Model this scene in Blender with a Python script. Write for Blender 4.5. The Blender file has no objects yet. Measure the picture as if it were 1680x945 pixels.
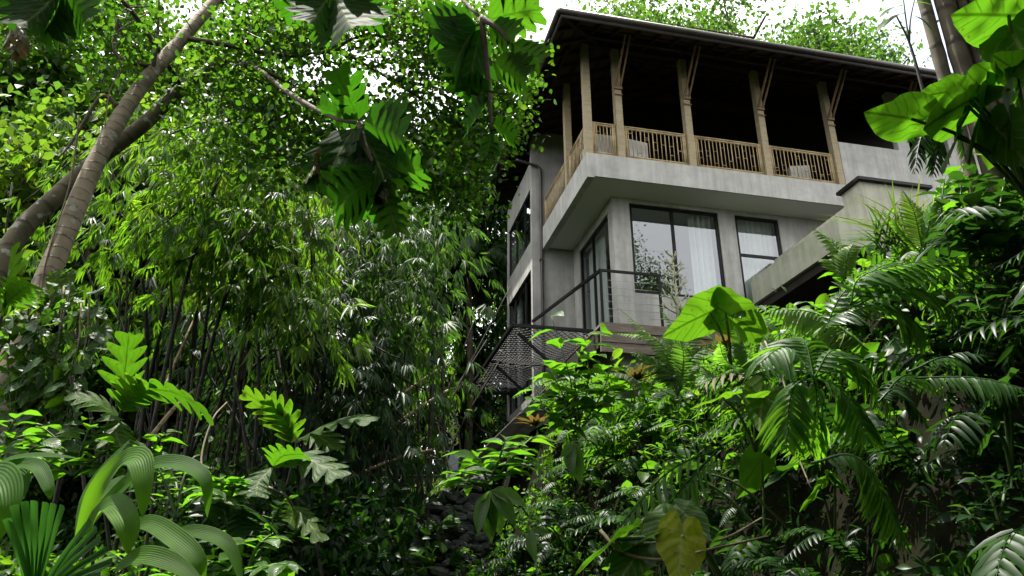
import bpy, math, random
import numpy as np
from mathutils import Vector

SC = bpy.context.scene
COL = SC.collection
RNG = np.random.default_rng(7)
rad = math.radians

# ------------------------------------------------------------------ camera
PITCH = rad(22.3)
cam_d = bpy.data.cameras.new('camera')
cam_d.lens = 26.0
cam_d.sensor_width = 36.0
cam_d.clip_start = 0.05
cam_d.clip_end = 900.0
cam = bpy.data.objects.new('camera', cam_d)
COL.objects.link(cam)
cam.location = (0, 0, 1.6)
cam.rotation_euler = (math.pi / 2 + PITCH, 0, 0)
SC.camera = cam

# ------------------------------------------------------------------ light
SUN = Vector((-0.24, 0.17, 0.95)).normalized()
world = bpy.data.worlds.new('World')
SC.world = world
world.use_nodes = True
nt = world.node_tree
bg = nt.nodes['Background']
sky = nt.nodes.new('ShaderNodeTexSky')
sky.sky_type = 'NISHITA'
sky.sun_disc = False
sky.sun_elevation = math.asin(SUN.z)
sky.sun_rotation = math.atan2(SUN.x, SUN.y)
sky.air_density = 1.0
sky.dust_density = 2.0
tcw = nt.nodes.new('ShaderNodeTexCoord')
cn = nt.nodes.new('ShaderNodeTexNoise')
cn.inputs['Scale'].default_value = 2.6
cn.inputs['Detail'].default_value = 6
cn.inputs['Roughness'].default_value = 0.55
cr = nt.nodes.new('ShaderNodeValToRGB')
cr.color_ramp.elements[0].position = 0.26
cr.color_ramp.elements[1].position = 0.44
mxw = nt.nodes.new('ShaderNodeMix')
mxw.data_type = 'RGBA'
nt.links.new(tcw.outputs['Generated'], cn.inputs['Vector'])
nt.links.new(cn.outputs['Fac'], cr.inputs['Fac'])
nt.links.new(cr.outputs['Color'], mxw.inputs['Factor'])
nt.links.new(sky.outputs['Color'], mxw.inputs[6])
mxw.inputs[7].default_value = (9.0, 9.0, 9.1, 1)
nt.links.new(mxw.outputs[2], bg.inputs['Color'])
bg.inputs['Strength'].default_value = 0.092

sun_d = bpy.data.lights.new('sun', 'SUN')
sun_d.energy = 5.0
sun_d.angle = rad(0.5)
sun_d.color = (1.0, 0.95, 0.86)
sun = bpy.data.objects.new('sun', sun_d)
COL.objects.link(sun)
sun.rotation_euler = SUN.to_track_quat('Z', 'Y').to_euler()

SC.view_settings.view_transform = 'Standard'
SC.view_settings.look = 'None'
SC.view_settings.exposure = 1.68
SC.view_settings.gamma = 1.0
SC.view_settings.use_curve_mapping = False
SC.render.engine = 'CYCLES'
cy = SC.cycles
cy.max_bounces = 7
cy.diffuse_bounces = 3
cy.glossy_bounces = 3
cy.transmission_bounces = 4
cy.transparent_max_bounces = 8
cy.caustics_reflective = False
cy.caustics_refractive = False
cy.use_denoising = True

# ------------------------------------------------------------------ pixel helper (photo pixels, depth = world Y)
FPX = 1680 * 26.0 / 36.0
CP, SP = math.cos(PITCH), math.sin(PITCH)


def ray(x, y):
    u, v = x - 840.0, 472.5 - y
    return np.array([u, FPX * CP - v * SP, FPX * SP + v * CP])


def at(x, y, Y):
    d = ray(x, y)
    return np.array([0, 0, 1.6]) + d * (Y / d[1])


# ------------------------------------------------------------------ mesh buffer
class G:
    def __init__(s):
        s.v, s.f, s.lf, s.n = [], {}, [], 0

    def add(s, V, faces, LF=None):
        V = np.asarray(V, dtype=np.float64).reshape(-1, 3)
        for k, A in faces.items():
            A = np.asarray(A, dtype=np.int64)
            if len(A):
                s.f.setdefault(k, []).append(A.reshape(-1, k) + s.n)
        if LF is None:
            LF = np.zeros((len(V), 3))
            LF[:, 2] = 0.5
        s.v.append(V)
        s.lf.append(np.asarray(LF, dtype=np.float64).reshape(-1, 3))
        s.n += len(V)

    def build(s, name, mat, parent=None, smooth=True):
        me = bpy.data.meshes.new(name)
        if s.n:
            V = np.concatenate(s.v)
            LF = np.concatenate(s.lf)
            me.vertices.add(len(V))
            me.vertices.foreach_set('co', V.astype(np.float32).ravel())
            loops, starts, tot, c = [], [], [], 0
            for k, L in s.f.items():
                A = np.concatenate(L)
                loops.append(A.ravel())
                starts.append(np.arange(len(A)) * k + c)
                tot.append(np.full(len(A), k))
                c += A.size
            loops = np.concatenate(loops)
            starts = np.concatenate(starts)
            me.loops.add(len(loops))
            me.loops.foreach_set('vertex_index', loops.astype(np.int32))
            me.polygons.add(len(starts))
            me.polygons.foreach_set('loop_start', starts.astype(np.int32))
            at_ = me.attributes.new('lf', 'FLOAT_VECTOR', 'POINT')
            at_.data.foreach_set('vector', LF.astype(np.float32).ravel())
            me.update(calc_edges=True)
            me.polygons.foreach_set('use_smooth', np.full(len(starts), bool(smooth)))
            me.validate()
        if mat:
            me.materials.append(mat)
        o = bpy.data.objects.new(name, me)
        COL.objects.link(o)
        if parent is not None:
            o.parent = parent
        return o

    def box(s, a0, a1, b0, b1, z0, z1):
        x0, x1 = min(a0, a1), max(a0, a1)
        y0, y1 = min(b0, b1), max(b0, b1)
        z0, z1 = min(z0, z1), max(z0, z1)
        V = [(x0, y0, z0), (x1, y0, z0), (x1, y1, z0), (x0, y1, z0), (x0, y0, z1), (x1, y0, z1), (x1, y1, z1), (x0, y1, z1)]
        s.add(V, {4: [(0, 3, 2, 1), (4, 5, 6, 7), (0, 1, 5, 4), (1, 2, 6, 5), (2, 3, 7, 6), (3, 0, 4, 7)]})
        return s

    def bar(s, p, q, w, h=None, up=(0, 0, 1)):
        h = h or w
        p, q = np.array(p, float), np.array(q, float)
        t = (q - p) / np.linalg.norm(q - p)
        u = np.array(up, float)
        if abs(t @ u) > 0.99:
            u = np.array([0, 1.0, 0])
        x = np.cross(t, u)
        x /= np.linalg.norm(x)
        z = np.cross(x, t)
        V = []
        for e in (p, q):
            for sx, sz in ((-1, -1), (1, -1), (1, 1), (-1, 1)):
                V.append(e + x * sx * w / 2 + z * sz * h / 2)
        s.add(V, {4: [(0, 1, 2, 3), (7, 6, 5, 4), (0, 4, 5, 1), (1, 5, 6, 2), (2, 6, 7, 3), (3, 7, 4, 0)]})
        return s

    def tube(s, pts, radii, n=6, tint=0.5, cap=True):
        P = np.asarray(pts, float)
        m = len(P)
        R = np.interp(np.linspace(0, 1, m), np.linspace(0, 1, len(np.atleast_1d(radii))), np.atleast_1d(radii)) if np.ndim(radii) and len(radii) != m else np.broadcast_to(np.asarray(radii, float), (m,))
        T = np.gradient(P, axis=0)
        T /= np.linalg.norm(T, axis=1)[:, None] + 1e-9
        ref = np.array([0.31, 0.92, 0.17])
        X = np.cross(T, ref)
        X /= np.linalg.norm(X, axis=1)[:, None] + 1e-9
        Z = np.cross(X, T)
        an = np.arange(n) / n * 2 * math.pi
        V = P[:, None] + R[:, None, None] * (np.cos(an)[None, :, None] * X[:, None] + np.sin(an)[None, :, None] * Z[:, None])
        i = np.arange(m - 1)[:, None] * n
        j = np.arange(n)[None]
        k = (j + 1) % n
        F = np.stack([i + j, i + k, i + n + k, i + n + j], -1).reshape(-1, 4)
        LF = np.zeros((m * n, 3))
        seg = np.concatenate([[0], np.cumsum(np.linalg.norm(np.diff(P, axis=0), axis=1))])
        LF[:, 1] = np.repeat(seg, n)
        LF[:, 2] = tint
        fs = {4: F}
        if cap:
            fs[n] = [list(range(n))[::-1], [(m - 1) * n + q for q in range(n)]]
            if n == 4:
                fs = {4: np.concatenate([F, np.array(fs[4])])}
        s.add(V.reshape(-1, 3), fs, LF)
        return s


def smooth_pts(P, n):
    """Catmull-Rom through the points."""
    P = np.asarray(P, float)
    if len(P) == 2:
        t = np.linspace(0, 1, n)[:, None]
        return P[0] * (1 - t) + P[1] * t
    Q = np.concatenate([[2 * P[0] - P[1]], P, [2 * P[-1] - P[-2]]])
    out = []
    for x in np.linspace(0, len(P) - 1, n):
        i = min(int(x), len(P) - 2)
        t = x - i
        a, b, c, d = Q[i], Q[i + 1], Q[i + 2], Q[i + 3]
        out.append(0.5 * ((2 * b) + (c - a) * t + (2 * a - 5 * b + 4 * c - d) * t * t + (3 * b - a - 3 * c + d) * t ** 3))
    return np.array(out)


def nrm(A):
    A = np.asarray(A, float)
    return A / (np.linalg.norm(A, axis=-1, keepdims=True) + 1e-9)


# ------------------------------------------------------------------ tags
def tag(o, label=None, cat=None, group=None, kind=None):
    if label:
        o['label'] = label
    if cat:
        o['category'] = cat
    if group:
        o['group'] = group
    if kind:
        o['kind'] = kind
    return o


def thing(name, label, cat, loc=(0, 0, 0), rz=0.0, group=None):
    o = bpy.data.objects.new(name, None)
    o.empty_display_size = 0.2
    COL.objects.link(o)
    o.location = [float(q) for q in loc]
    o.rotation_euler = (0, 0, rz)
    return tag(o, label, cat, group)


def put(g, name, mat, root, smooth=True):
    """build a mesh given in world coordinates as a child of an unrotated root"""
    off = np.array(root.location)
    for i in range(len(g.v)):
        g.v[i] = g.v[i] - off
    return g.build(name, mat, root, smooth)


def copy_tree(o, loc, rz=0.0, sc=1.0, label=None):
    kids = list(o.children)
    c = o.copy()
    COL.objects.link(c)
    c.location = [float(q) for q in loc]
    c.rotation_euler = (0, 0, rz)
    c.scale = (sc, sc, sc)
    if label:
        c['label'] = label
    for ch in kids:
        d = ch.copy()
        COL.objects.link(d)
        d.parent = c
    return c


# ------------------------------------------------------------------ materials
def new_mat(name):
    m = bpy.data.materials.new(name)
    m.use_nodes = True
    t = m.node_tree
    return m, t, t.nodes['Principled BSDF'], t.nodes['Material Output']


def N(t, typ, **kw):
    n = t.nodes.new(typ)
    for k, v in kw.items():
        if hasattr(n, k) and k not in ('Scale',):
            setattr(n, k, v)
        else:
            n.inputs[k].default_value = v
    return n


def ramp(t, stops):
    r = t.nodes.new('ShaderNodeValToRGB')
    e = r.color_ramp.elements
    while len(e) < len(stops):
        e.new(0.5)
    for i, (p, c) in enumerate(stops):
        e[i].position = p
        e[i].color = (c[0], c[1], c[2], 1)
    return r


def noisy(name, cols, scale=3.0, rough=0.8, detail=6, bump=0.0, bscale=None, stretch=None, spec=0.3, metal=0.0, coord='Object', streak=0.0):
    """procedural surface: noise driven colour ramp with an optional bump"""
    m, t, b, out = new_mat(name)
    tc = t.nodes.new('ShaderNodeTexCoord')
    mp = t.nodes.new('ShaderNodeMapping')
    if stretch:
        mp.inputs['Scale'].default_value = stretch
    t.links.new(tc.outputs[coord], mp.inputs['Vector'])
    n = N(t, 'ShaderNodeTexNoise', Scale=scale, Detail=detail, Roughness=0.6)
    t.links.new(mp.outputs[0], n.inputs['Vector'])
    k = len(cols)
    r = ramp(t, [(0.3 + 0.4 * i / (k - 1), c) for i, c in enumerate(cols)])
    t.links.new(n.outputs['Fac'], r.inputs['Fac'])
    col = r.outputs['Color']
    if streak:
        mp2 = t.nodes.new('ShaderNodeMapping')
        mp2.inputs['Scale'].default_value = (5.0, 5.0, .45)
        t.links.new(tc.outputs[coord], mp2.inputs['Vector'])
        for sc_, lo, hi in ((1.0, .40, .62), (2.7, .30, .66)):
            n3 = N(t, 'ShaderNodeTexNoise', Scale=sc_, Detail=6, Roughness=.65)
            t.links.new((mp2 if sc_ == 1.0 else mp).outputs[0], n3.inputs['Vector'])
            m3 = N(t, 'ShaderNodeMapRange')
            m3.inputs['From Min'].default_value = lo
            m3.inputs['From Max'].default_value = hi
            m3.inputs['To Min'].default_value = 1 - streak
            m3.inputs['To Max'].default_value = 1.06
            t.links.new(n3.outputs['Fac'], m3.inputs['Value'])
            mm = t.nodes.new('ShaderNodeMix')
            mm.data_type = 'RGBA'
            mm.blend_type = 'MULTIPLY'
            mm.inputs['Factor'].default_value = 1.0
            t.links.new(col, mm.inputs[6])
            t.links.new(m3.outputs[0], mm.inputs[7])
            col = mm.outputs[2]
    t.links.new(col, b.inputs['Base Color'])
    b.inputs['Roughness'].default_value = rough
    b.inputs['Metallic'].default_value = metal
    b.inputs['Specular IOR Level'].default_value = spec
    if bump:
        n2 = N(t, 'ShaderNodeTexNoise', Scale=bscale or scale * 4, Detail=5)
        t.links.new(mp.outputs[0], n2.inputs['Vector'])
        bp = N(t, 'ShaderNodeBump', Strength=bump, Distance=0.02)
        t.links.new(n2.outputs['Fac'], bp.inputs['Height'])
        t.links.new(bp.outputs[0], b.inputs['Normal'])
    return m


def leaf_mat(name, cols, trans=(0.16, 0.30, 0.02), tf=0.45, rough=0.42, veins=0.0, vk=9.0, vs=0.55, spec=0.45, pleat=0.0):
    """leaf: colour by the leaf's own random tint, veins in leaf coordinates, light passing through"""
    spec *= 0.40
    rough = min(.6, rough + .06)
    cols = [(c[0] * .34, c[1] * .50, c[2] * .36) for c in cols]
    trans = (trans[0] * .49, trans[1] * .76, trans[2] * .5)
    m, t, b, out = new_mat(name)
    a = t.nodes.new('ShaderNodeAttribute')
    a.attribute_name = 'lf'
    sp = t.nodes.new('ShaderNodeSeparateXYZ')
    t.links.new(a.outputs['Vector'], sp.inputs[0])
    k = len(cols)
    r = ramp(t, [(i / (k - 1), c) for i, c in enumerate(cols)])
    t.links.new(sp.outputs['Z'], r.inputs['Fac'])
    col = r.outputs['Color']
    r2 = ramp(t, [(0, [q * 0.7 for q in trans]), (0.6, trans), (1, [trans[0] * 1.5, trans[1] * 1.1, trans[2] * 1.3])])
    t.links.new(sp.outputs['Z'], r2.inputs['Fac'])
    tcol = r2.outputs['Color']
    if veins or pleat:
        ab = N(t, 'ShaderNodeMath', operation='ABSOLUTE')
        t.links.new(sp.outputs['X'], ab.inputs[0])
        mid = N(t, 'ShaderNodeMapRange')
        mid.inputs['From Min'].default_value = 0.02
        mid.inputs['From Max'].default_value = 0.07
        mid.inputs['To Min'].default_value = 1
        mid.inputs['To Max'].default_value = 0
        t.links.new(ab.outputs[0], mid.inputs['Value'])
        ml = N(t, 'ShaderNodeMath', operation='MULTIPLY')
        ml.inputs[1].default_value = vs if not pleat else 1.0
        t.links.new(ab.outputs[0], ml.inputs[0])
        if pleat:
            m3 = N(t, 'ShaderNodeMath', operation='MULTIPLY')
            m3.inputs[1].default_value = pleat
            t.links.new(ab.outputs[0], m3.inputs[0])
        else:
            sb = N(t, 'ShaderNodeMath', operation='SUBTRACT')
            t.links.new(sp.outputs['Y'], sb.inputs[0])
            t.links.new(ml.outputs[0], sb.inputs[1])
            m3 = N(t, 'ShaderNodeMath', operation='MULTIPLY')
            m3.inputs[1].default_value = vk
            t.links.new(sb.outputs[0], m3.inputs[0])
        pp = N(t, 'ShaderNodeMath', operation='PINGPONG')
        pp.inputs[1].default_value = 0.5
        t.links.new(m3.outputs[0], pp.inputs[0])
        sv = N(t, 'ShaderNodeMapRange')
        sv.inputs['From Min'].default_value = 0.02
        sv.inputs['From Max'].default_value = 0.09 if not pleat else 0.3
        sv.inputs['To Min'].default_value = 0.8
        sv.inputs['To Max'].default_value = 0
        t.links.new(pp.outputs[0], sv.inputs['Value'])
        mx = N(t, 'ShaderNodeMath', operation='MAXIMUM')
        t.links.new(mid.outputs[0], mx.inputs[0])
        t.links.new(sv.outputs[0], mx.inputs[1])
        f = N(t, 'ShaderNodeMath', operation='MULTIPLY')
        f.inputs[1].default_value = veins or 0.1
        t.links.new(mx.outputs[0], f.inputs[0])
        mc = t.nodes.new('ShaderNodeMix')
        mc.data_type = 'RGBA'
        t.links.new(f.outputs[0], mc.inputs['Factor'])
        t.links.new(col, mc.inputs[6])
        mc.inputs[7].default_value = (0.17, 0.22, 0.07, 1)
        col = mc.outputs[2]
        mt = t.nodes.new('ShaderNodeMix')
        mt.data_type = 'RGBA'
        t.links.new(f.outputs[0], mt.inputs['Factor'])
        t.links.new(tcol, mt.inputs[6])
        mt.inputs[7].default_value = (trans[0] * 0.25, trans[1] * 0.3, 0.0, 1)
        tcol = mt.outputs[2]
        bp = N(t, 'ShaderNodeBump', Strength=0.55, Distance=0.006)
        t.links.new(pp.outputs[0], bp.inputs['Height'])
        t.links.new(bp.outputs[0], b.inputs['Normal'])
    # blotches, so that no blade is one flat colour
    tc = t.nodes.new('ShaderNodeTexCoord')
    no = N(t, 'ShaderNodeTexNoise', Scale=14.0, Detail=3)
    t.links.new(tc.outputs['Object'], no.inputs['Vector'])
    mr = N(t, 'ShaderNodeMapRange')
    mr.inputs['From Min'].default_value = 0.3
    mr.inputs['From Max'].default_value = 0.7
    mr.inputs['To Min'].default_value = 0.72
    mr.inputs['To Max'].default_value = 1.2
    t.links.new(no.outputs['Fac'], mr.inputs['Value'])
    mm = t.nodes.new('ShaderNodeMix')
    mm.data_type = 'RGBA'
    mm.blend_type = 'MULTIPLY'
    mm.inputs['Factor'].default_value = 1.0
    t.links.new(col, mm.inputs[6])
    t.links.new(mr.outputs[0], mm.inputs[7])
    t.links.new(mm.outputs[2], b.inputs['Base Color'])
    lcol = mm.outputs[2]
    if veins:
        # brown blemishes and nibbled spots
        ns = N(t, 'ShaderNodeTexNoise', Scale=26.0, Detail=4)
        t.links.new(tc.outputs['Object'], ns.inputs['Vector'])
        rs = ramp(t, [(0.63, (0, 0, 0)), (0.70, (.75, .75, .75))])
        t.links.new(ns.outputs['Fac'], rs.inputs['Fac'])
        for tgt in (0, 1):
            ms = t.nodes.new('ShaderNodeMix')
            ms.data_type = 'RGBA'
            t.links.new(rs.outputs['Color'], ms.inputs['Factor'])
            t.links.new(lcol if tgt == 0 else tcol, ms.inputs[6])
            ms.inputs[7].default_value = (.07, .045, .014, 1)
            if tgt == 0:
                lcol = ms.outputs[2]
            else:
                tcol = ms.outputs[2]
        t.links.new(lcol, b.inputs['Base Color'])
    b.inputs['Roughness'].default_value = rough
    b.inputs['Specular IOR Level'].default_value = spec
    tr = t.nodes.new('ShaderNodeBsdfTranslucent')
    t.links.new(tcol, tr.inputs['Color'])
    mix = t.nodes.new('ShaderNodeMixShader')
    mix.inputs['Fac'].default_value = tf
    t.links.new(b.outputs[0], mix.inputs[1])
    t.links.new(tr.outputs[0], mix.inputs[2])
    t.links.new(mix.outputs[0], out.inputs['Surface'])
    return m


M = {}
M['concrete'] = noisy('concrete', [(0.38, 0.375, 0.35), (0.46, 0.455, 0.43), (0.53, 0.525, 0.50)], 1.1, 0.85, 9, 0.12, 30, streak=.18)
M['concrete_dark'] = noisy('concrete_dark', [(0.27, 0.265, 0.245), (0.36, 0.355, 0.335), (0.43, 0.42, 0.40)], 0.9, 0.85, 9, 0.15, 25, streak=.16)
M['soffit'] = noisy('soffit_paint', [(0.58, 0.575, 0.55), (0.64, 0.635, 0.61)], 0.5, 0.9, 4)
M['mossy'] = noisy('mossy_render', [(0.34, 0.36, 0.26), (0.43, 0.44, 0.34), (0.50, 0.50, 0.42)], 1.4, 0.9, 8, 0.12, 22, streak=.13)
M['pale_wall'] = noisy('pale_stained_wall', [(0.40, 0.39, 0.30), (0.50, 0.49, 0.40), (0.56, 0.55, 0.46)], 1.2, 0.9, 8, 0.12, 22, streak=.16)
M['post'] = noisy('post_wood', [(0.25, 0.205, 0.125), (0.345, 0.285, 0.18), (0.39, 0.33, 0.215)], 3, 0.75, 8, 0.25, 30, (1, 1, 6))
M['bamboo_pole'] = noisy('bamboo_yellow', [(0.27, 0.20, 0.10), (0.38, 0.29, 0.155), (0.46, 0.37, 0.21)], 8, 0.5, 4)
M['roof_wood'] = noisy('roof_wood', [(0.018, 0.011, 0.009), (0.036, 0.022, 0.016), (0.055, 0.034, 0.024)], 2.4, 0.75, 8, 0.2, 20)
M['roof_board'] = noisy('roof_board', [(0.09, 0.045, 0.028), (0.17, 0.085, 0.05), (0.22, 0.12, 0.075)], 2.2, 0.8, 8, 0.2, 18)
M['tile'] = noisy('roof_tile', [(0.05, 0.03, 0.023), (0.085, 0.05, 0.037), (0.065, 0.052, 0.038)], 5, 0.85, 6, 0.3, 20)
M['gutter'] = noisy('gutter_metal', [(0.04, 0.033, 0.03), (0.062, 0.052, 0.047)], 4, 0.45, 4, spec=0.5)
M['brace'] = noisy('brace_wood', [(0.17, 0.11, 0.062), (0.27, 0.175, 0.10)], 5, 0.6, 6, 0.1, 30)
M['black'] = noisy('black_metal', [(0.004, 0.004, 0.0045), (0.009, 0.009, 0.0095)], 8, 0.45, 4, spec=0.2)
M['cable'] = noisy('steel_cable', [(0.35, 0.36, 0.37), (0.5, 0.5, 0.5)], 9, 0.35, 2, metal=0.8)
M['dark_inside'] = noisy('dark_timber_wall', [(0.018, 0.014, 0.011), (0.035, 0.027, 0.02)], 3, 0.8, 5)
M['white_inside'] = noisy('white_paint', [(0.55, 0.55, 0.53), (0.62, 0.62, 0.60)], 1, 0.9, 3)
M['curtain'] = noisy('curtain_cloth', [(0.62, 0.64, 0.62), (0.72, 0.74, 0.72)], 4, 0.95, 3)
M['cushion'] = noisy('white_cushion', [(0.56, 0.55, 0.52), (0.66, 0.65, 0.62)], 6, 0.95, 4)
M['deck'] = noisy('deck_board', [(0.10, 0.08, 0.065), (0.17, 0.14, 0.115), (0.23, 0.195, 0.16)], 3, 0.8, 8, 0.3, 20, (1, 1, 9))
M['dark_wood'] = noisy('old_timber', [(0.015, 0.013, 0.011), (0.032, 0.027, 0.023), (0.055, 0.047, 0.04)], 3, 0.85, 8, 0.35, 16, (1, 1, 5))
M['stone'] = noisy('dark_stone', [(0.016, 0.022, 0.012), (0.045, 0.047, 0.045), (0.095, 0.095, 0.096)], 6, 0.9, 8, 0.4, 22)
M['soil'] = noisy('soil', [(0.004, 0.005, 0.003), (0.009, 0.009, 0.005), (0.008, 0.014, 0.004)], 2.2, 1.0, 9, 0.5, 14, spec=0.03)
M['bark'] = noisy('bark', [(0.045, 0.035, 0.024), (0.085, 0.068, 0.045), (0.12, 0.105, 0.075)], 5, 0.9, 8, 0.5, 25)
M['stem'] = noisy('green_stem', [(0.03, 0.06, 0.012), (0.07, 0.11, 0.03)], 6, 0.6, 4)
M['stem_dark'] = noisy('dark_stem', [(0.012, 0.015, 0.008), (0.03, 0.032, 0.018)], 6, 0.6, 4)
M['vine'] = noisy('vine_stem', [(0.09, 0.07, 0.04), (0.16, 0.13, 0.08)], 6, 0.8, 4)
M['cactus'] = noisy('pale_cactus', [(0.30, 0.32, 0.20), (0.45, 0.46, 0.33)], 8, 0.7, 4)
M['pot'] = noisy('grey_planter', [(0.28, 0.31, 0.35), (0.36, 0.39, 0.43)], 2, 0.7, 4)
M['grass'] = leaf_mat('yellow_grass', [(0.10, 0.13, 0.02), (0.20, 0.22, 0.05)], (0.22, 0.26, 0.04), 0.35, 0.6)


def ringed_bark(name, cols, spacing, lichen=True):
    """bark with growth rings across the trunk (pattern along the trunk's own length) and pale lichen spots"""
    m, t, b, out = new_mat(name)
    a = t.nodes.new('ShaderNodeAttribute')
    a.attribute_name = 'lf'
    sp = t.nodes.new('ShaderNodeSeparateXYZ')
    t.links.new(a.outputs['Vector'], sp.inputs[0])
    tc = t.nodes.new('ShaderNodeTexCoord')
    n = N(t, 'ShaderNodeTexNoise', Scale=5.0, Detail=7)
    t.links.new(tc.outputs['Object'], n.inputs['Vector'])
    r = ramp(t, [(0.32, cols[0]), (0.5, cols[1]), (0.68, cols[2])])
    t.links.new(n.outputs['Fac'], r.inputs['Fac'])
    ad = N(t, 'ShaderNodeMath', operation='MULTIPLY_ADD')
    ad.inputs[1].default_value = 0.16
    t.links.new(n.outputs['Fac'], ad.inputs[0])
    t.links.new(sp.outputs['Y'], ad.inputs[2])
    ml = N(t, 'ShaderNodeMath', operation='DIVIDE')
    ml.inputs[1].default_value = spacing
    t.links.new(ad.outputs[0], ml.inputs[0])
    pp = N(t, 'ShaderNodeMath', operation='PINGPONG')
    pp.inputs[1].default_value = 0.5
    t.links.new(ml.outputs[0], pp.inputs[0])
    mr = N(t, 'ShaderNodeMapRange')
    mr.inputs['From Min'].default_value = 0.02
    mr.inputs['From Max'].default_value = 0.10
    mr.inputs['To Min'].default_value = 0.45
    mr.inputs['To Max'].default_value = 1.0
    t.links.new(pp.outputs[0], mr.inputs['Value'])
    mm = t.nodes.new('ShaderNodeMix')
    mm.data_type = 'RGBA'
    mm.blend_type = 'MULTIPLY'
    mm.inputs['Factor'].default_value = 1.0
    t.links.new(r.outputs['Color'], mm.inputs[6])
    t.links.new(mr.outputs[0], mm.inputs[7])
    col = mm.outputs[2]
    if lichen:
        n3 = N(t, 'ShaderNodeTexNoise', Scale=9.0, Detail=3)
        t.links.new(tc.outputs['Object'], n3.inputs['Vector'])
        r3 = ramp(t, [(0.60, (0, 0, 0)), (0.68, (1, 1, 1))])
        t.links.new(n3.outputs['Fac'], r3.inputs['Fac'])
        mx = t.nodes.new('ShaderNodeMix')
        mx.data_type = 'RGBA'
        t.links.new(r3.outputs['Color'], mx.inputs['Factor'])
        t.links.new(col, mx.inputs[6])
        mx.inputs[7].default_value = (0.26, 0.27, 0.22, 1)
        col = mx.outputs[2]
    t.links.new(col, b.inputs['Base Color'])
    b.inputs['Roughness'].default_value = 0.85
    bp = N(t, 'ShaderNodeBump', Strength=0.5, Distance=0.012)
    t.links.new(mr.outputs[0], bp.inputs['Height'])
    t.links.new(bp.outputs[0], b.inputs['Normal'])
    return m


M['ring_bark'] = ringed_bark('ringed_bark', [(0.10, 0.08, 0.05), (0.19, 0.155, 0.10), (0.26, 0.215, 0.145)], 0.11)
M['old_bark'] = ringed_bark('old_bark', [(0.045, 0.04, 0.022), (0.09, 0.075, 0.04), (0.13, 0.11, 0.065)], 0.31)
M['culm'] = ringed_bark('bamboo_culm', [(0.005, 0.008, 0.004), (0.012, 0.012, 0.006), (0.04, 0.031, 0.016)], 0.34, False)
M['cane'] = ringed_bark('dry_cane', [(0.13, 0.095, 0.05), (0.20, 0.15, 0.08), (0.27, 0.21, 0.12)], 0.30, False)
M['hut_bamboo'] = ringed_bark('weathered_bamboo', [(0.045, 0.038, 0.023), (0.085, 0.07, 0.043), (0.125, 0.105, 0.065)], 0.38, False)

M['glass'], t, b, out = new_mat('window_glass')
t.nodes.remove(b)
fr = N(t, 'ShaderNodeFresnel', IOR=2.3)
ge = t.nodes.new('ShaderNodeNewGeometry')
mio = N(t, 'ShaderNodeMapRange')
mio.inputs['To Min'].default_value = 2.3
mio.inputs['To Max'].default_value = 1 / 2.3
t.links.new(ge.outputs['Backfacing'], mio.inputs['Value'])
t.links.new(mio.outputs[0], fr.inputs['IOR'])
tp = t.nodes.new('ShaderNodeBsdfTransparent')
tp.inputs['Color'].default_value = (0.78, 0.83, 0.82, 1)
gl = t.nodes.new('ShaderNodeBsdfGlossy')
gl.inputs['Roughness'].default_value = 0.005
gl.inputs['Color'].default_value = (0.93, 0.96, 1.0, 1)
mx = t.nodes.new('ShaderNodeMixShader')
t.links.new(fr.outputs[0], mx.inputs['Fac'])
t.links.new(tp.outputs[0], mx.inputs[1])
t.links.new(gl.outputs[0], mx.inputs[2])
t.links.new(mx.outputs[0], out.inputs['Surface'])

GREEN = [(0.018, 0.045, 0.008), (0.035, 0.085, 0.012), (0.06, 0.11, 0.016)]
M['lf_fig'] = leaf_mat('small_round_leaf', GREEN, (0.17, 0.30, 0.02), 0.45, 0.38)
M['lf_tree'] = leaf_mat('tree_leaf', [(0.02, 0.05, 0.01), (0.04, 0.09, 0.014), (0.085, 0.125, 0.02)], (0.17, 0.27, 0.03), 0.45, 0.45)
M['lf_yellow'] = leaf_mat('yellowish_leaf', [(0.04, 0.09, 0.01), (0.075, 0.13, 0.016), (0.14, 0.15, 0.02)], (0.28, 0.36, 0.03), 0.48, 0.45)
M['lf_bamboo'] = leaf_mat('bamboo_leaf', [(0.03, 0.075, 0.010), (0.075, 0.135, 0.016), (0.20, 0.20, 0.03)], (0.36, 0.54, 0.03), 0.48, 0.40)
M['lf_bamboo_pale'] = leaf_mat('pale_bamboo_leaf', [(0.04, 0.09, 0.015), (0.075, 0.13, 0.025), (0.15, 0.17, 0.05)], (0.22, 0.35, 0.05), 0.45, 0.40, spec=0.45)
M['lf_dark'] = leaf_mat('dark_leaf', [(0.012, 0.035, 0.010), (0.022, 0.055, 0.014), (0.035, 0.075, 0.018)], (0.07, 0.15, 0.015), 0.35, 0.35)
M['lf_bread'] = leaf_mat('lobed_leaf', [(0.016, 0.05, 0.008), (0.03, 0.075, 0.010), (0.05, 0.10, 0.012)], (0.09, 0.24, 0.01), 0.5, 0.55, 0.6, 7.0, 0.35, spec=.1)
M['lf_taro'] = leaf_mat('taro_leaf', [(0.03, 0.085, 0.012), (0.055, 0.125, 0.014), (0.10, 0.15, 0.016)], (0.15, 0.29, 0.012), 0.5, 0.45, 0.85, 6.0, 0.5, spec=0.25)
M['lf_yellowing'] = leaf_mat('yellowing_taro_leaf', [(0.25, 0.24, 0.012), (0.42, 0.34, 0.018), (0.5, 0.4, 0.02)], (0.75, 0.62, 0.01), 0.5, 0.5, 0.8, 6.0, 0.5, spec=.2)
M['lf_fern'] = leaf_mat('fern_leaf', [(0.03, 0.08, 0.010), (0.055, 0.125, 0.014), (0.095, 0.15, 0.02)], (0.20, 0.36, 0.02), 0.45, 0.42)
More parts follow.
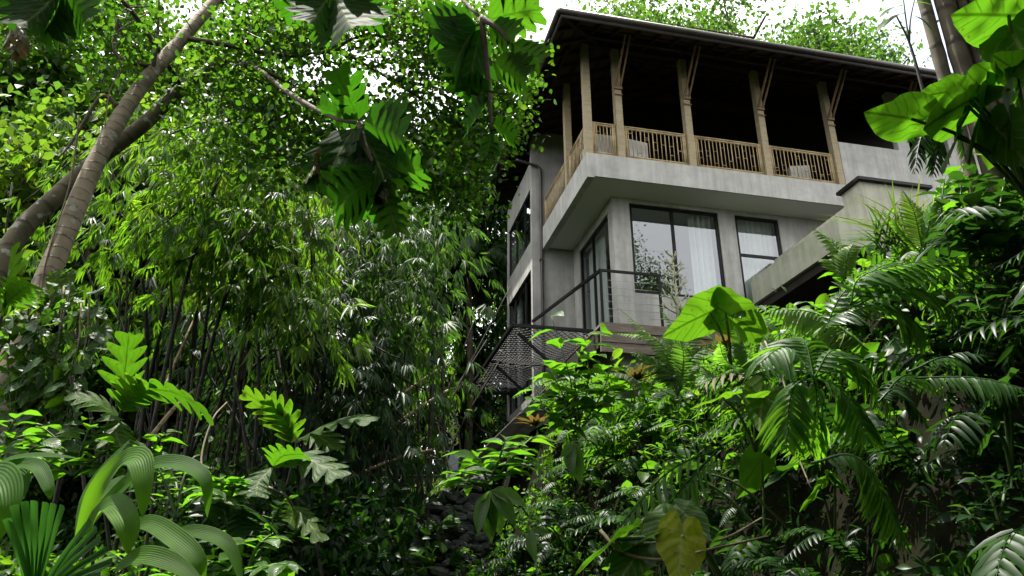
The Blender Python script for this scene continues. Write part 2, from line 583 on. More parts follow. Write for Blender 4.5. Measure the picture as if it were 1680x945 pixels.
M['lf_light_fern'] = leaf_mat('light_fern_leaf', [(0.10, 0.18, 0.03), (0.16, 0.25, 0.05), (0.24, 0.30, 0.08)], (0.36, 0.55, 0.06), 0.5, 0.45)
M['lf_bright_fern'] = leaf_mat('bright_fern_leaf', [(0.05, 0.12, 0.014), (0.085, 0.17, 0.02), (0.14, 0.21, 0.03)], (0.30, 0.50, 0.03), 0.48, 0.42, spec=.5)
M['lf_fern_dark'] = leaf_mat('dark_fern_leaf', [(0.022, 0.055, 0.012), (0.04, 0.085, 0.02), (0.06, 0.11, 0.028)], (0.10, 0.20, 0.02), 0.35, 0.32, spec=0.6)
M['lf_shrub'] = leaf_mat('shrub_leaf', [(0.035, 0.10, 0.010), (0.07, 0.15, 0.015), (0.13, 0.19, 0.02)], (0.25, 0.46, 0.02), 0.46, 0.33, 0.35, 8.0, 0.4, spec=0.55)
M['lf_ribbed'] = leaf_mat('ribbed_leaf', [(0.07, 0.13, 0.03), (0.10, 0.18, 0.04), (0.14, 0.22, 0.05)], (0.26, 0.42, 0.05), 0.4, 0.36, 0.4, 9.0, 0.35, spec=0.55)
M['lf_pleat'] = leaf_mat('pleated_leaf', [(0.07, 0.17, 0.015), (0.10, 0.21, 0.02), (0.16, 0.25, 0.03)], (0.22, 0.40, 0.02), 0.48, 0.5, pleat=5.0, spec=0.25)
M['lf_palm'] = leaf_mat('palm_leaf', [(0.035, 0.095, 0.03), (0.055, 0.13, 0.04), (0.08, 0.155, 0.05)], (0.12, 0.28, 0.04), 0.4, 0.5, pleat=2.0, spec=0.25)
M['lf_under'] = leaf_mat('undergrowth_leaf', [(0.024, 0.065, 0.008), (0.055, 0.12, 0.014), (0.12, 0.18, 0.02)], (0.24, 0.42, 0.02), 0.44, 0.38, spec=0.5)
M['lf_brom'] = leaf_mat('red_leaf', [(0.10, 0.05, 0.02), (0.16, 0.06, 0.03), (0.13, 0.13, 0.03)], (0.22, 0.11, 0.03), 0.4, 0.45)
M['lf_dead'] = leaf_mat('dead_leaf', [(0.09, 0.05, 0.02), (0.14, 0.08, 0.035), (0.2, 0.14, 0.06)], (0.1, 0.06, 0.02), 0.2, 0.8)


# ------------------------------------------------------------------ leaf shapes: x across, y along, z normal
class T:
    def __init__(s, V, F, LF):
        s.V, s.F, s.LF = np.asarray(V, float), F, np.asarray(LF, float)


def t_diamond(w=0.3, fold=0.08, droop=0.12, wide=0.42):
    return T([(0, 0, 0), (w, wide, fold), (0, 1, -droop), (-w, wide, fold)], {3: np.array([(0, 1, 2), (0, 2, 3)])},
             [(0, 0, 0), (1, wide, 0), (0, 1, 0), (-1, wide, 0)])


def t_strip(ts, ws, cols=(-1, 0, 1), fold=0.15, droop=0.2, shift=None, wave=0.0):
    """leaf as a grid along the midrib: half widths ws at ts; shift moves the edge towards the tip (lobes)"""
    V, LF = [], []
    shift = shift if shift is not None else [0] * len(ts)
    for i, (tt, w) in enumerate(zip(ts, ws)):
        for u in cols:
            x = u * w
            y = tt + shift[i] * abs(u)
            z = fold * abs(x) - droop * tt * tt + wave * math.sin(i * 2.1 + u * 2) * w
            V.append((x, y, z))
            LF.append((u, tt, 0))
    n = len(cols)
    F = [(i * n + j, i * n + j + 1, (i + 1) * n + j + 1, (i + 1) * n + j) for i in range(len(ts) - 1) for j in range(n - 1)]
    return T(V, {4: np.array(F)}, LF)


T_TINY = t_diamond(0.30, 0.07, 0.10)
T_ROUND = T([(0, 0, 0), (.3, .25, .05), (.36, .6, .06), (0, 1, -.08), (-.36, .6, .06), (-.3, .25, .05)],
            {4: np.array([(0, 1, 2, 3), (0, 3, 4, 5)])}, [(0, 0, 0), (1, .25, 0), (1, .6, 0), (0, 1, 0), (-1, .6, 0), (-1, .25, 0)])
T_BAMB = T([(0, 0, 0), (.075, .3, .01), (.06, .65, -.06), (0, 1, -.2), (-.06, .65, -.06), (-.075, .3, .01), (0, .5, -.045)],
           {4: np.array([(0, 1, 2, 6), (0, 6, 4, 5)]), 3: np.array([(2, 3, 6), (6, 3, 4)])},
           [(0, 0, 0), (1, .3, 0), (1, .65, 0), (0, 1, 0), (-1, .65, 0), (-1, .3, 0), (0, .5, 0)])
_ts = np.linspace(0, 1, 7)
T_ELL = t_strip(_ts, [0.01, .13, .2, .225, .19, .10, 0.0], fold=0.35, droop=0.28)
T_ELLW = t_strip(np.linspace(0, 1, 9), [0.01, .16, .25, .30, .315, .29, .22, .11, 0.0], (-1, -.5, 0, .5, 1), fold=0.25, droop=0.35, wave=0.05)
T_LANCE = t_strip(np.linspace(0, 1, 6), [0.015, .085, .095, .08, .05, 0.0], fold=0.3, droop=0.3)
T_LANCE_WAVY = t_strip(np.linspace(0, 1, 9), [0.02, .085, .10, .098, .092, .08, .06, .035, 0.0], fold=0.3, droop=0.35, wave=0.1)
T_PINNA = t_strip([0, .2, .55, .85, 1], [0.08, .12, .11, .07, 0.0], fold=0.25, droop=0.2)
# heart shape: polar fan around the stalk
def t_heart(seed=0, curl=0.10):
    r_ = np.random.default_rng(seed)
    n, V, LF = 28, [(0, 0, 0)], [(0, 0.25, 0)]
    for ring in (0.5, 1.0):
        for i in range(n):
            a = math.pi * 2 * i / n            # 0 = tip direction
            d = abs(((a + math.pi) % (2 * math.pi)) - math.pi)
            rr = np.interp(d, [0, .25, .7, 1.3, 1.9, 2.45, 2.8, 3.0, math.pi], [.84, .66, .52, .44, .42, .44, .44, .36, .22])
            rr *= ring * (1 + (0.03 * math.sin(i * 2.3 + seed) + r_.uniform(-.02, .02)) * ring)
            x, y = rr * math.sin(a) * .82, rr * math.cos(a)
            z = 0.10 * abs(x) - curl * (y * y + 1.1 * x * x) + 0.028 * ring * math.sin(i * 1.35 + seed)
            V.append((x, y, z))
            LF.append((x / 0.40, (y + .5) / 1.3, 0))
    F3 = [(0, 1 + i, 1 + (i + 1) % n) for i in range(n)]
    F4 = [(1 + i, 1 + n + i, 1 + n + (i + 1) % n, 1 + (i + 1) % n) for i in range(n)]
    return T(V, {3: np.array(F3)[:, ::-1], 4: np.array(F4)[:, ::-1]}, LF)


T_HEARTS = [t_heart(s) for s in range(4)]


def t_lobed(seed=0, lobes=6, depth=0.45, wmax=0.42, droop=0.25):
    """breadfruit-like leaf with pointed forward lobes on each side"""
    r_ = np.random.default_rng(seed)
    ts, ws, sh = [0.0], [0.012], [0.0]
    for k in range(lobes):
        t0 = 0.08 + 0.80 * k / lobes
        dt = 0.80 / lobes
        env = wmax * math.sin(math.pi * min(1, (t0 + dt * .5) * 0.88 + 0.10)) ** 0.8 * r_.uniform(.88, 1.1)
        dp = depth * (0.55 if k == 0 else 1) * r_.uniform(.8, 1.1)
        ts += [t0 + .02 * dt, t0 + .30 * dt, t0 + .62 * dt, t0 + .90 * dt]
        ws += [env * (1 - dp), env * .80, env * 1.0, env * .72]
        sh += [0.02, 0.09, 0.15, 0.13]
    ts += [0.90, 0.95, 1.0]
    ws += [.045, .03, 0.0]
    sh += [0.02, 0.01, 0]
    return t_strip(ts, ws, (-1, -.35, 0, .35, 1), fold=0.22, droop=droop, shift=sh)


T_LOBED = [t_lobed(s, 4 + s % 2) for s in range(5)]


def inst(g, t, O, D, Nn, S, tint, wscale=None):
    O = np.asarray(O, float).reshape(-1, 3)
    n = len(O)
    D = nrm(np.broadcast_to(D, (n, 3)))
    X = nrm(np.cross(D, np.broadcast_to(Nn, (n, 3))))
    Z = np.cross(X, D)
    S = np.broadcast_to(np.asarray(S, float), (n,))
    W = S if wscale is None else S * wscale
    tint = np.broadcast_to(np.asarray(tint, float), (n,))
    V = O[:, None] + W[:, None, None] * t.V[None, :, 0, None] * X[:, None] + S[:, None, None] * (t.V[None, :, 1, None] * D[:, None] + t.V[None, :, 2, None] * Z[:, None])
    m = len(t.V)
    off = np.arange(n)[:, None, None] * m
    F = {k: (A[None] + off).reshape(-1, k) for k, A in t.F.items()}
    LF = np.broadcast_to(t.LF[None], (n, m, 3)).copy()
    LF[:, :, 2] = tint[:, None]
    g.add(V.reshape(-1, 3), F, LF.reshape(-1, 3))


def rnd_dirs(n, up=0.0, rng=RNG):
    d = rng.normal(size=(n, 3))
    d = nrm(d)
    d[:, 2] += up
    return nrm(d)


# ------------------------------------------------------------------ terrain
def terr(x, y):
    x, y = np.asarray(x, float), np.asarray(y, float)
    base = 0.15 * np.clip(y - 3, 0, 40) + 0.12 * np.clip(-x - 1.0, 0, 6) * np.clip(1.2 - abs(y - 5) / 9, 0, 1)
    xr = np.interp(y, [-30, 0, 3, 5, 7, 9, 11, 13, 14.5, 16, 20, 60], [4.3, 4.3, 4.6, 4.7, 4.9, 4.8, 4.1, 2.9, 1.9, 1.1, .6, .6])
    xf = np.interp(y, [-30, 0, 3, 5, 8, 11, 13, 15, 20, 60], [2.6, 2.4, 1.9, 1.5, .7, -.4, -.9, -1.2, -1.2, -1.2])
    H = np.interp(y, [-30, 0, 3, 5, 7, 9, 11, 13, 16, 22, 60], [2.5, 3.2, 4.0, 4.4, 4.5, 4.35, 4.25, 4.6, 5.2, 5.6, 8])
    t = np.clip((x - xf) / (xr - xf), 0, 1)
    t = np.clip((t - .14) / .68, 0, 1)
    t = t * t * (3 - 2 * t)
    wob = 0.12 * np.sin(x * 1.7 + y * .9) + 0.09 * np.sin(x * 3.1 - y * 2.3)
    wob = wob * np.clip((np.hypot(x, y) - 1.5) / 3, 0, 1)
    return base * (1 - t) + np.maximum(H, base) * t + 0.05 * np.clip(x - xr, 0, 30) + wob


def hitY(px, py, y0=1.0, y1=40.0):
    d = ray(px, py)
    ys = np.linspace(y0, y1, 800)
    P = np.array([0, 0, 1.6])[None] + d[None] * (ys / d[1])[:, None]
    b = P[:, 2] < terr(P[:, 0], P[:, 1])
    return float(ys[np.argmax(b)]) if b.any() else None


gx = np.concatenate([np.linspace(-160, -14, 40, endpoint=False), np.linspace(-14, 14, 113), np.linspace(14, 160, 41)[1:]])
gy = np.concatenate([np.linspace(-120, -8, 24, endpoint=False), np.linspace(-8, 30, 153), np.linspace(30, 300, 60)[1:]])
XX, YY = np.meshgrid(gx, gy)
g = G()
nx, ny = len(gx), len(gy)
i, j = np.meshgrid(np.arange(ny - 1), np.arange(nx - 1), indexing='ij')
F = np.stack([i * nx + j, i * nx + j + 1, (i + 1) * nx + j + 1, (i + 1) * nx + j], -1).reshape(-1, 4)
g.add(np.stack([XX, YY, terr(XX, YY)], -1).reshape(-1, 3), {4: F})
tag(g.build('ground', M['soil']), kind='structure')

# ================================================================== VILLA (local: a along the front, b into the house, z absolute)
YAW = rad(12.7)
C0 = (1.716, 14.6, 0.0)
villa = thing('villa', 'grey concrete villa with open bamboo railed balcony under dark overhanging roof', 'house', C0, YAW)
E1 = np.array([math.cos(YAW), math.sin(YAW), 0])
E2 = np.array([-math.sin(YAW), math.cos(YAW), 0])


def hw(a, b, z):
    return np.array(C0) + a * E1 + b * E2 + np.array([0, 0, z])


def part(name, mat, fn, parent=None, smooth=False):
    g = G()
    fn(g)
    return g.build(name, M[mat], parent or villa, smooth)


ZB, ZT, ZF = 10.37, 10.97, 7.0
# balcony slab with edge beam
def f_(g):
    g.box(0.17, 12.0, 0.05, 4.0, 10.44, ZT)
    g.box(0.0, 0.168, 0.0, 4.0, 10.33, ZT + .002)
    g.box(0.17, 12.0, 0.0, 0.048, ZB, ZT + .001)
part('balcony_slab', 'concrete', f_)
part('soffit', 'soffit', lambda g: g.box(0.17, 12.0, 0.05, 4.0, 10.41, 10.437))
# upper right parapet and wall
def f_(g):
    g.box(6.80, 12.0, 0.003, 0.16, ZT + .003, 12.25)
    g.box(8.60, 8.95, 0.003, 0.16, 12.25, 14.1)
    g.box(10.2, 12.0, 0.003, 0.16, 12.25, 14.1)
part('parapet', 'concrete', f_)
# dark timber rooms behind the balcony
def f_(g):
    g.box(0.9, 12.0, 3.6, 3.72, ZT + .005, 15.6)
    g.box(11.9, 12.0, .2, 3.6, ZT + .005, 15.0)
    g.box(0.1, 12.0, 0.17, 3.59, ZT + .004, ZT + .03)
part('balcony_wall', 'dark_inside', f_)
# lower storey walls
def f_(g):
    b0, b1 = 0.89, 1.07
    g.box(0.9, 1.34, b0, 1.22, 5.2, 10.41)
    g.box(1.34, 3.67, b0, b1, 10.29, 10.41)
    g.box(1.34, 3.67, b0, b1, 5.2, 7.95)
    g.box(3.67, 4.12, b0, b1, 5.2, 10.41)
    g.box(4.12, 5.33, b0, b1, 10.29, 10.41)
    g.box(4.12, 5.33, b0, b1, 5.2, 7.6)
    g.box(5.33, 12.0, b0, b1, 5.2, 10.41)
    g.box(0.9, 1.08, 1.22, 3.5, 10.13, 10.41)
    g.box(0.9, 1.08, 3.5, 4.03, 5.2, 10.41)
    g.box(0.9, 1.08, 1.22, 3.5, 5.2, ZF)
part('lower_wall', 'concrete', f_)
# room inside
def f_(g):
    g.box(1.1, 12, 6.0, 6.1, ZF, 10.41)
    g.box(11.9, 12, 1.1, 6.0, ZF, 10.41)
    g.box(5.9, 6.0, 1.1, 6.0, ZF, 10.41)
    g.box(1.09, 12, 1.08, 6.0, 6.9, ZF - .01)
part('room_lining', 'white_inside', f_)
part('ceiling', 'white_inside', lambda g: g.box(1.09, 12, 1.08, 6.0, 10.35, 10.405))
def f_(g):
    g.tube([(2.0, 2.2, 10.35), (2.0, 2.2, 10.18)], [.012, .012], 6)
    g.tube([(2.0, 2.2, 10.18), (2.0, 2.2, 10.15), (2.0, 2.2, 10.08)], [.02, .09, .10], 12)
part('ceiling_lamp', 'black', f_, smooth=True)


def window(a0, a1, b, z0, z1, mull=(), bars=(), fw=.07, side=False, curtain=()):
    """frame with mullions in a front (or side) wall; returns the frame"""
    g = G()
    gl_ = G()
    def bx(p0, p1, d0, d1, q0, q1, gg):
        if side:
            gg.box(d0, d1, p0, p1, q0, q1)
        else:
            gg.box(p0, p1, d0, d1, q0, q1)
    d0, d1 = b + .03, b + .10
    bx(a0 + .003, a0 + fw, d0, d1, z0 + .003, z1 - .003, g)
    bx(a1 - fw, a1 - .003, d0, d1, z0 + .003, z1 - .003, g)
    bx(a0 + fw, a1 - fw, d0 + .002, d1 - .002, z1 - fw, z1 - .004, g)
    bx(a0 + fw, a1 - fw, d0 + .002, d1 - .002, z0 + .004, z0 + fw, g)
    for m_ in mull:
        bx(m_ - fw / 2, m_ + fw / 2, d0 + .004, d1 - .004, z0 + fw, z1 - fw, g)
    for (p0, p1, zz) in bars:
        bx(p0, p1, d0 + .006, d1 - .006, zz - fw / 2, zz + fw / 2, g)
    fr_ = g.build('window', M['black'], villa, False)
    A_ = [(a0 + fw / 2, z0 + fw / 2), (a1 - fw / 2, z0 + fw / 2), (a1 - fw / 2, z1 - fw / 2), (a0 + fw / 2, z1 - fw / 2)]
    gl_.add([(b + .06, p, q) if side else (p, b + .06, q) for p, q in A_], {4: [(3, 2, 1, 0)] if side else [(0, 1, 2, 3)]})
    gl_.build('pane', M['glass'], fr_, False)
    for (p0, p1) in curtain:
        c = G()
        n = max(24, int((p1 - p0) / .02))
        xs = np.linspace(p0, p1, n)
        dep = b + .28 + .05 * np.sin(xs * 42) + .02 * np.sin(xs * 97)
        V = []
        for z in (z0 - .3, z1 + .02):
            for x_, d_ in zip(xs, dep):
                V.append((d_, x_, z) if side else (x_, d_, z))
        Fq = [(q, q + 1, n + q + 1, n + q) for q in range(n - 1)]
        c.add(V, {4: Fq})
        c.build('curtain', M['curtain'], fr_, True)
    return fr_


window(1.34, 3.67, 0.89, 7.95, 10.29, mull=(2.45,), curtain=((3.0, 3.62),))
window(4.12, 5.33, 0.89, 7.6, 10.29, bars=((4.19, 5.26, 9.22),), curtain=((4.15, 5.3),))
window(1.22, 3.5, 0.9, ZF, 10.13, mull=(2.5,), side=True, curtain=((2.3, 3.4),))
part('side_curtain', 'curtain', lambda g: g.box(1.3, 1.36, 1.2, 1.7, ZF, 10.3))

# tower (left wing)
AW = -0.28
def f_(g):
    g.box(AW, 1.08, 4.033, 4.20, 4.6, 14.2)                 # front wall
    g.box(AW, AW + .2, 4.2, 7.05, 12.31, 13.2)              # top beam
    g.box(AW, AW + .2, 4.2, 7.05, 9.8, 10.65)               # middle beam
    g.box(AW, AW + .2, 7.05, 7.25, 4.6, 13.2)               # back pillar
    g.box(AW, AW + .2, 4.2, 7.05, 4.6, 6.3)
    g.box(AW + .2, 4, 7.06, 7.2, 4.6, 13.1)
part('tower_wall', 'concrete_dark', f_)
def f_(g):
    g.box(AW + .21, 3.9, 4.21, 7.04, 10.0, 10.3)
    g.box(3.7, 3.9, 4.21, 7.04, 5, 13)
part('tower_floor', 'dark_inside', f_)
window(4.2, 7.05, AW, 10.65, 12.31, mull=(5.0, 6.1), bars=((4.25, 5.0, 11.3),), fw=.06, side=True)
window(4.2, 7.05, AW, 6.3, 9.8, mull=(5.0, 6.3), bars=((4.25, 5.0, 8.3),), fw=.06, side=True, curtain=((6.4, 7.0),))
part('downpipe', 'gutter', lambda g: g.tube(smooth_pts([(-.75, 3.97, 13.1), (-.35, 3.96, 13.02), (-.1, 3.96, 12.95), (-.03, 3.96, 12.7), (-.03, 3.96, 11.5), (-.03, 3.96, 9.0), (-.03, 3.96, 5.2)], 30), .042, 8), smooth=True)
part('downpipe_clip', 'gutter', lambda g: g.box(-.085, .025, 3.915, 4.03, 9.98, 10.03))

# posts
POSTS = [(.09, .09), (.88, .09), (2.68, .09), (4.70, .09), (6.70, .09)]
for a_, b_ in POSTS + [(.09, 1.66)]:
    part('post', 'post', lambda g: g.box(a_ - .085, a_ + .085, b_ - .085, b_ + .085, ZT + .004, 14.12))


def railing(p, q, seed):
    """bamboo panel between two posts: doubled rails, round bars and the short rungs between them"""
    r_ = random.Random(seed)
    p, q = np.array(p, float), np.array(q, float)
    L = np.linalg.norm(q - p)
    u = (q - p) / L
    def P(s, z):
        return (p[0] + u[0] * s, p[1] + u[1] * s, z)
    fr_ = G()
    for z in (ZT + .05, ZT + .095, 11.83, 11.885):
        fr_.tube([P(0, z), P(L, z)], .026, 6)
    for s in (.03, .075, L - .075, L - .03):
        fr_.tube([P(s, ZT + .03), P(s, 11.9)], .026, 6)
    o = fr_.build('railing', M['bamboo_pole'], villa)
    bars = G()
    n = max(3, int(L / .108))
    xs = [.13 + (L - .26) * k / (n - 1) for k in range(n)]
    for k, s in enumerate(xs):
        bars.tube([P(s, ZT + .1), P(s, 11.82)], .010 if k % 3 else .015, 5)
        if k < n - 1 and k % 2 == 0:
            for z in [r_.uniform(11.15, 11.75) for _ in range(2)]:
                bars.tube([P(s, z), P(xs[k + 1], z)], .008, 5)
    bars.build('infill', M['bamboo_pole'], o)


railing((.18, .09), (.79, .09), 1)
railing((.97, .09), (2.59, .09), 2)
railing((2.77, .09), (4.61, .09), 3)
railing((4.79, .09), (6.61, .09), 4)
railing((.09, .18), (.09, 1.57), 5)
railing((.09, 1.75), (.09, 3.95), 6)

# roof: hip with overhanging eaves
OV, AL, BL, SL = 1.3, -0.9, 7.9, 0.42
AR, ZE = 12.6, 13.72
roof = part('roof', 'tile', lambda g: None)
bpy.data.objects.remove(roof)
RB0, RB1 = -OV, BL
RH = (RB1 - RB0) / 2
def roof_z(a, b):
    return ZE + SL * min(a - AL, b - RB0, RB1 - b)
g = G()
zr = ZE + SL * RH
mb = (RB0 + RB1) / 2
top = [(AL, RB0, ZE + .12), (AR, RB0, ZE + .12), (AR, mb, zr + .12), (AL + RH, mb, zr + .12), (AL, RB1, ZE + .12), (AR, RB1, ZE + .12)]
g.add(top, {4: [(0, 1, 2, 3), (3, 2, 5, 4)], 3: [(0, 3, 4)]})
bot = [(x, y, z - .08) for x, y, z in top]
g.add(bot, {4: [(3, 2, 1, 0), (4, 5, 2, 3)], 3: [(4, 3, 0)]})
roof = g.build('roof', M['tile'], villa, False)
# boards under the tiles, rows of battens
g = G()
for k in range(9):
    d = .25 + k * .36
    z = ZE + SL * d + .018
    g.bar((AL + d, RB0 + d, z), (AR, RB0 + d, z), .05, .04)
    g.bar((AL + d, RB0 + d, z), (AL + d, RB1 - d, z), .05, .04)
g.build('batten', M['roof_wood'], roof, False)
g = G()
for k in range(26):
    a_ = AL + .5 + k * .5
    m_ = min(RH, a_ - AL)
    g.bar((a_, RB0 + .04, ZE - .03 + SL * .04), (a_, RB0 + m_, ZE - .03 + SL * m_), .05, .09)
for k in range(16):
    b_ = RB0 + .55 + k * .5
    m_ = min(b_ - RB0, RB1 - b_)
    g.bar((AL + .04, b_, ZE - .03 + SL * .04), (AL + m_, b_, ZE - .03 + SL * m_), .05, .09)
g.bar((AL, RB0, ZE - .05), (AL + RH, mb, ZE - .05 + SL * RH), .08, .14)
g.build('rafter', M['roof_wood'], roof, False)
g = G()
g.bar((.0, -.45, 14.0), (AR, -.45, 14.0), .09, .15)
g.bar((.09, .09, 14.22), (AR, .09, 14.22), .12, .18)
g.bar((-.35, .0, 13.92), (-.35, 7.3, 13.92), .09, .15)
g.bar((.09, .2, 14.22), (.09, 7.3, 14.22), .12, .18)
g.build('purlin', M['roof_wood'], roof, False)
g = G()
def half_pipe(p, q, r=.065):
    p, q = np.array(p, float), np.array(q, float)
    g.tube([p, q], [r, r], 10)
half_pipe((AL - .08, RB0 - .07, ZE + .01), (AR, RB0 - .07, ZE + .01))
half_pipe((AL - .08, RB0 - .07, ZE + .012), (AL - .08, RB1, ZE + .012))
g.box(AL - .02, AR, RB0 - .02, RB0 + .02, ZE - .12, ZE + .1)
g.box(AL - .022, AL + .022, RB0 + .021, RB1, ZE - .121, ZE + .1)
g.build('gutter', M['gutter'], roof, True)
# paired raking braces on the posts
for a_, b_ in POSTS[1:] + [(8.78, .09)]:
    g = G()
    for s in (-.06, .06):
        g.bar((a_ + s, -.01, 12.95), (a_ + s, -.82, 13.86), .035, .06)
    g.bar((a_ - .1, -.02, 12.93), (a_ + .1, -.02, 12.93), .03, .10)
    g.bar((a_ - .1, -.03, 12.72), (a_ + .1, -.03, 12.72), .02, .02)
    g.build('brace', M['brace'], villa, False)


# balcony seats (separate things)
def armchair(a_, b_, rz, label, w=.75):
    p = hw(a_, b_, ZT + .03)
    t_ = thing('armchair', label, 'armchair', p, YAW + rz, 'pale seats on the balcony')
    g = G(); g.box(-w / 2 + .1, w / 2 - .1, -.3, .22, .12, .42); g.build('seat', M['cushion'], t_, False)
    g = G(); g.box(-w / 2, w / 2, .22, .38, .05, .78); g.build('backrest', M['cushion'], t_, False)
    for s in (-1, 1):
        g = G(); g.box(s * w / 2, s * (w / 2 - .1), -.3, .219, .05, .58); g.build('armrest', M['cushion'], t_, False)
    for sx in (-1, 1):
        for sy in (-.25, .32):
            g = G(); g.box(sx * (w / 2 - .07), sx * (w / 2 - .02), sy, sy + .05, 0, .049); g.build('leg', M['dark_wood'], t_, False)


armchair(.5, .75, math.pi, 'white armchair seen behind the narrow first railing panel at the balcony corner', .6)
armchair(1.35, .80, math.pi + .15, 'white armchair showing behind the second balcony railing panel', .7)
armchair(6.1, .95, math.pi - .3, 'pale armchair behind the last railing panel near the solid parapet', .5)

# ------------------------------------------------------------------ deck, guardrail, net platform
deck = thing('timber_deck', 'weathered timber deck with stacked fascia boards along the villa ground floor', 'deck', C0, YAW)
part('deck_board', 'deck', lambda g: g.box(.32, 7.0, .47, .885, 6.93, 6.99), deck)
part('deck_board', 'deck', lambda g: g.box(.32, .895, .89, 3.95, 6.93, 6.988), deck)
for k, (z0, z1, of) in enumerate(((6.78, 6.99, 0), (6.56, 6.775, .03), (6.34, 6.555, .05))):
    part('fascia_board', 'deck', lambda g: g.box(.30, 7.0, .40 + of, .465 + of, z0, z1), deck)
def f_(g):
    g.box(.33, .47, .72, 3.9, 6.5, 6.92)
part('joist', 'dark_wood', f_, deck)
for a_ in (.6, 2.2, 4.0, 5.8):
    part('support', 'dark_wood', lambda g: g.box(a_, a_ + .14, .55, .7, 4.2, 6.9), deck)
for a_ in (.335, 1.72):
    part('post', 'black', lambda g: g.box(a_, a_ + .05, .41, .459, 6.995, 8.2), deck)
def f_(g):
    g.bar((.32, .435, 8.225), (1.80, .435, 8.225), .06, .05)
    g.bar((.36, .46, 8.222), (-.30, 3.98, 8.20), .06, .07)
part('handrail', 'black', f_, deck)
def f_(g):
    for k in range(6):
        g.tube([(.385, .435, 7.15 + k * .17), (1.72, .435, 7.15 + k * .17)], .006, 5)
part('cable', 'cable', f_, deck, True)

net = thing('net_platform', 'black steel frame platform strung with rope net beside the villa', 'net platform', C0, YAW)
ZN = 6.97
def f_(g):
    g.bar((-1.52, 1.0, ZN), (-1.52, 7.0, ZN), .08, .08)
    g.bar((.50, 1.0, ZN), (.50, 7.0, ZN), .08, .08)
    for b_ in (1.0, 3.75, 6.95):
        g.bar((-1.50, b_, ZN + .002), (.5, b_, ZN + .002), .07, .07)
part('frame', 'black', f_, net)
def f_(g):
    step = .15
    W_, L0, L1 = 2.0, 1.0, 6.95
    for k in range(-14, 50):
        for sgn in (1, -1):
            # diagonal ropes clipped to the frame
            b_ = L0 + k * step * 1.0
            p = np.array([-1.5, b_]) if sgn > 0 else np.array([.48, b_])
            d = np.array([1.0 * sgn, 1.0])
            t0 = max(0, L0 - b_)
            t1 = min(1.98, L1 - b_)
            if t1 - t0 > .1:
                n_ = 8
                ss = np.linspace(t0, t1, n_)
                pts = []
                for s in ss:
                    q = p + d * s
                    fa = (q[0] + 1.5) / 1.98
                    fb = (q[1] - L0) / (L1 - L0)
                    sag = .20 * math.sin(math.pi * min(1, max(0, fa))) * abs(math.sin(2 * math.pi * fb)) ** .6
                    pts.append((q[0], q[1], ZN + .02 - sag))
                g.tube(pts, .0085, 4, cap=False)
part('net', 'black', f_, net, True)
for b_ in (1.35, 3.9, 6.8):
    part('strut', 'black', lambda g: g.bar((-1.32, b_, ZN - .05), (.55, b_, 5.3), .055, .06), net)

# concrete terrace beam with capped pillar in front of the facade
tb = thing('terrace_beam', 'long pale green stained concrete beam ending in a pillar with black cap', 'concrete beam', C0, YAW)
part('beam', 'mossy', lambda g: g.box(4.31, 5.02, -2.5, .86, 7.9, 8.52), tb)
part('upper_wall', 'pale_wall', lambda g: g.box(5.025, 5.2, -1.9, .86, 8.3, 9.12), tb)
part('pillar', 'pale_wall', lambda g: g.box(5.022, 6.6, -2.5, -1.903, 7.9, 9.42), tb)
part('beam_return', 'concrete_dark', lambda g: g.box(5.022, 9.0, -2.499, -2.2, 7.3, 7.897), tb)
part('cap', 'black', lambda g: g.box(4.93, 6.7, -2.59, -1.85, 9.423, 9.49), tb)
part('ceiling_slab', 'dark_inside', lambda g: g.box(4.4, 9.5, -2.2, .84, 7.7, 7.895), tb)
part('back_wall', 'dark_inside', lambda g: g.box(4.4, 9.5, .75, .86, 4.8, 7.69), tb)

# timber stair stringer running down left under the net
st = thing('timber_stair', 'old dark timber stair beam climbing from the stone wall to the villa', 'stair', (0, 0, 0))
p0, p1 = at(742, 800, 14.6), at(905, 640, 15.3)
g = G()
for k in range(2):
    o_ = np.array([0, 0, -.26 * k])
    g.bar(p0 + o_ - (p1 - p0) * .02, p1 + o_, .14, .24)
put(g, 'stringer', M['dark_wood'], st, False)
g = G()
for k in range(14):
    q = p0 + (p1 - p0) * (k + .5) / 14
    g.box(q[0] - .16, q[0] + .16, q[1] + .08, q[1] + 1.0, q[2] + .02, q[2] + .07)
put(g, 'tread', M['dark_wood'], st, False)

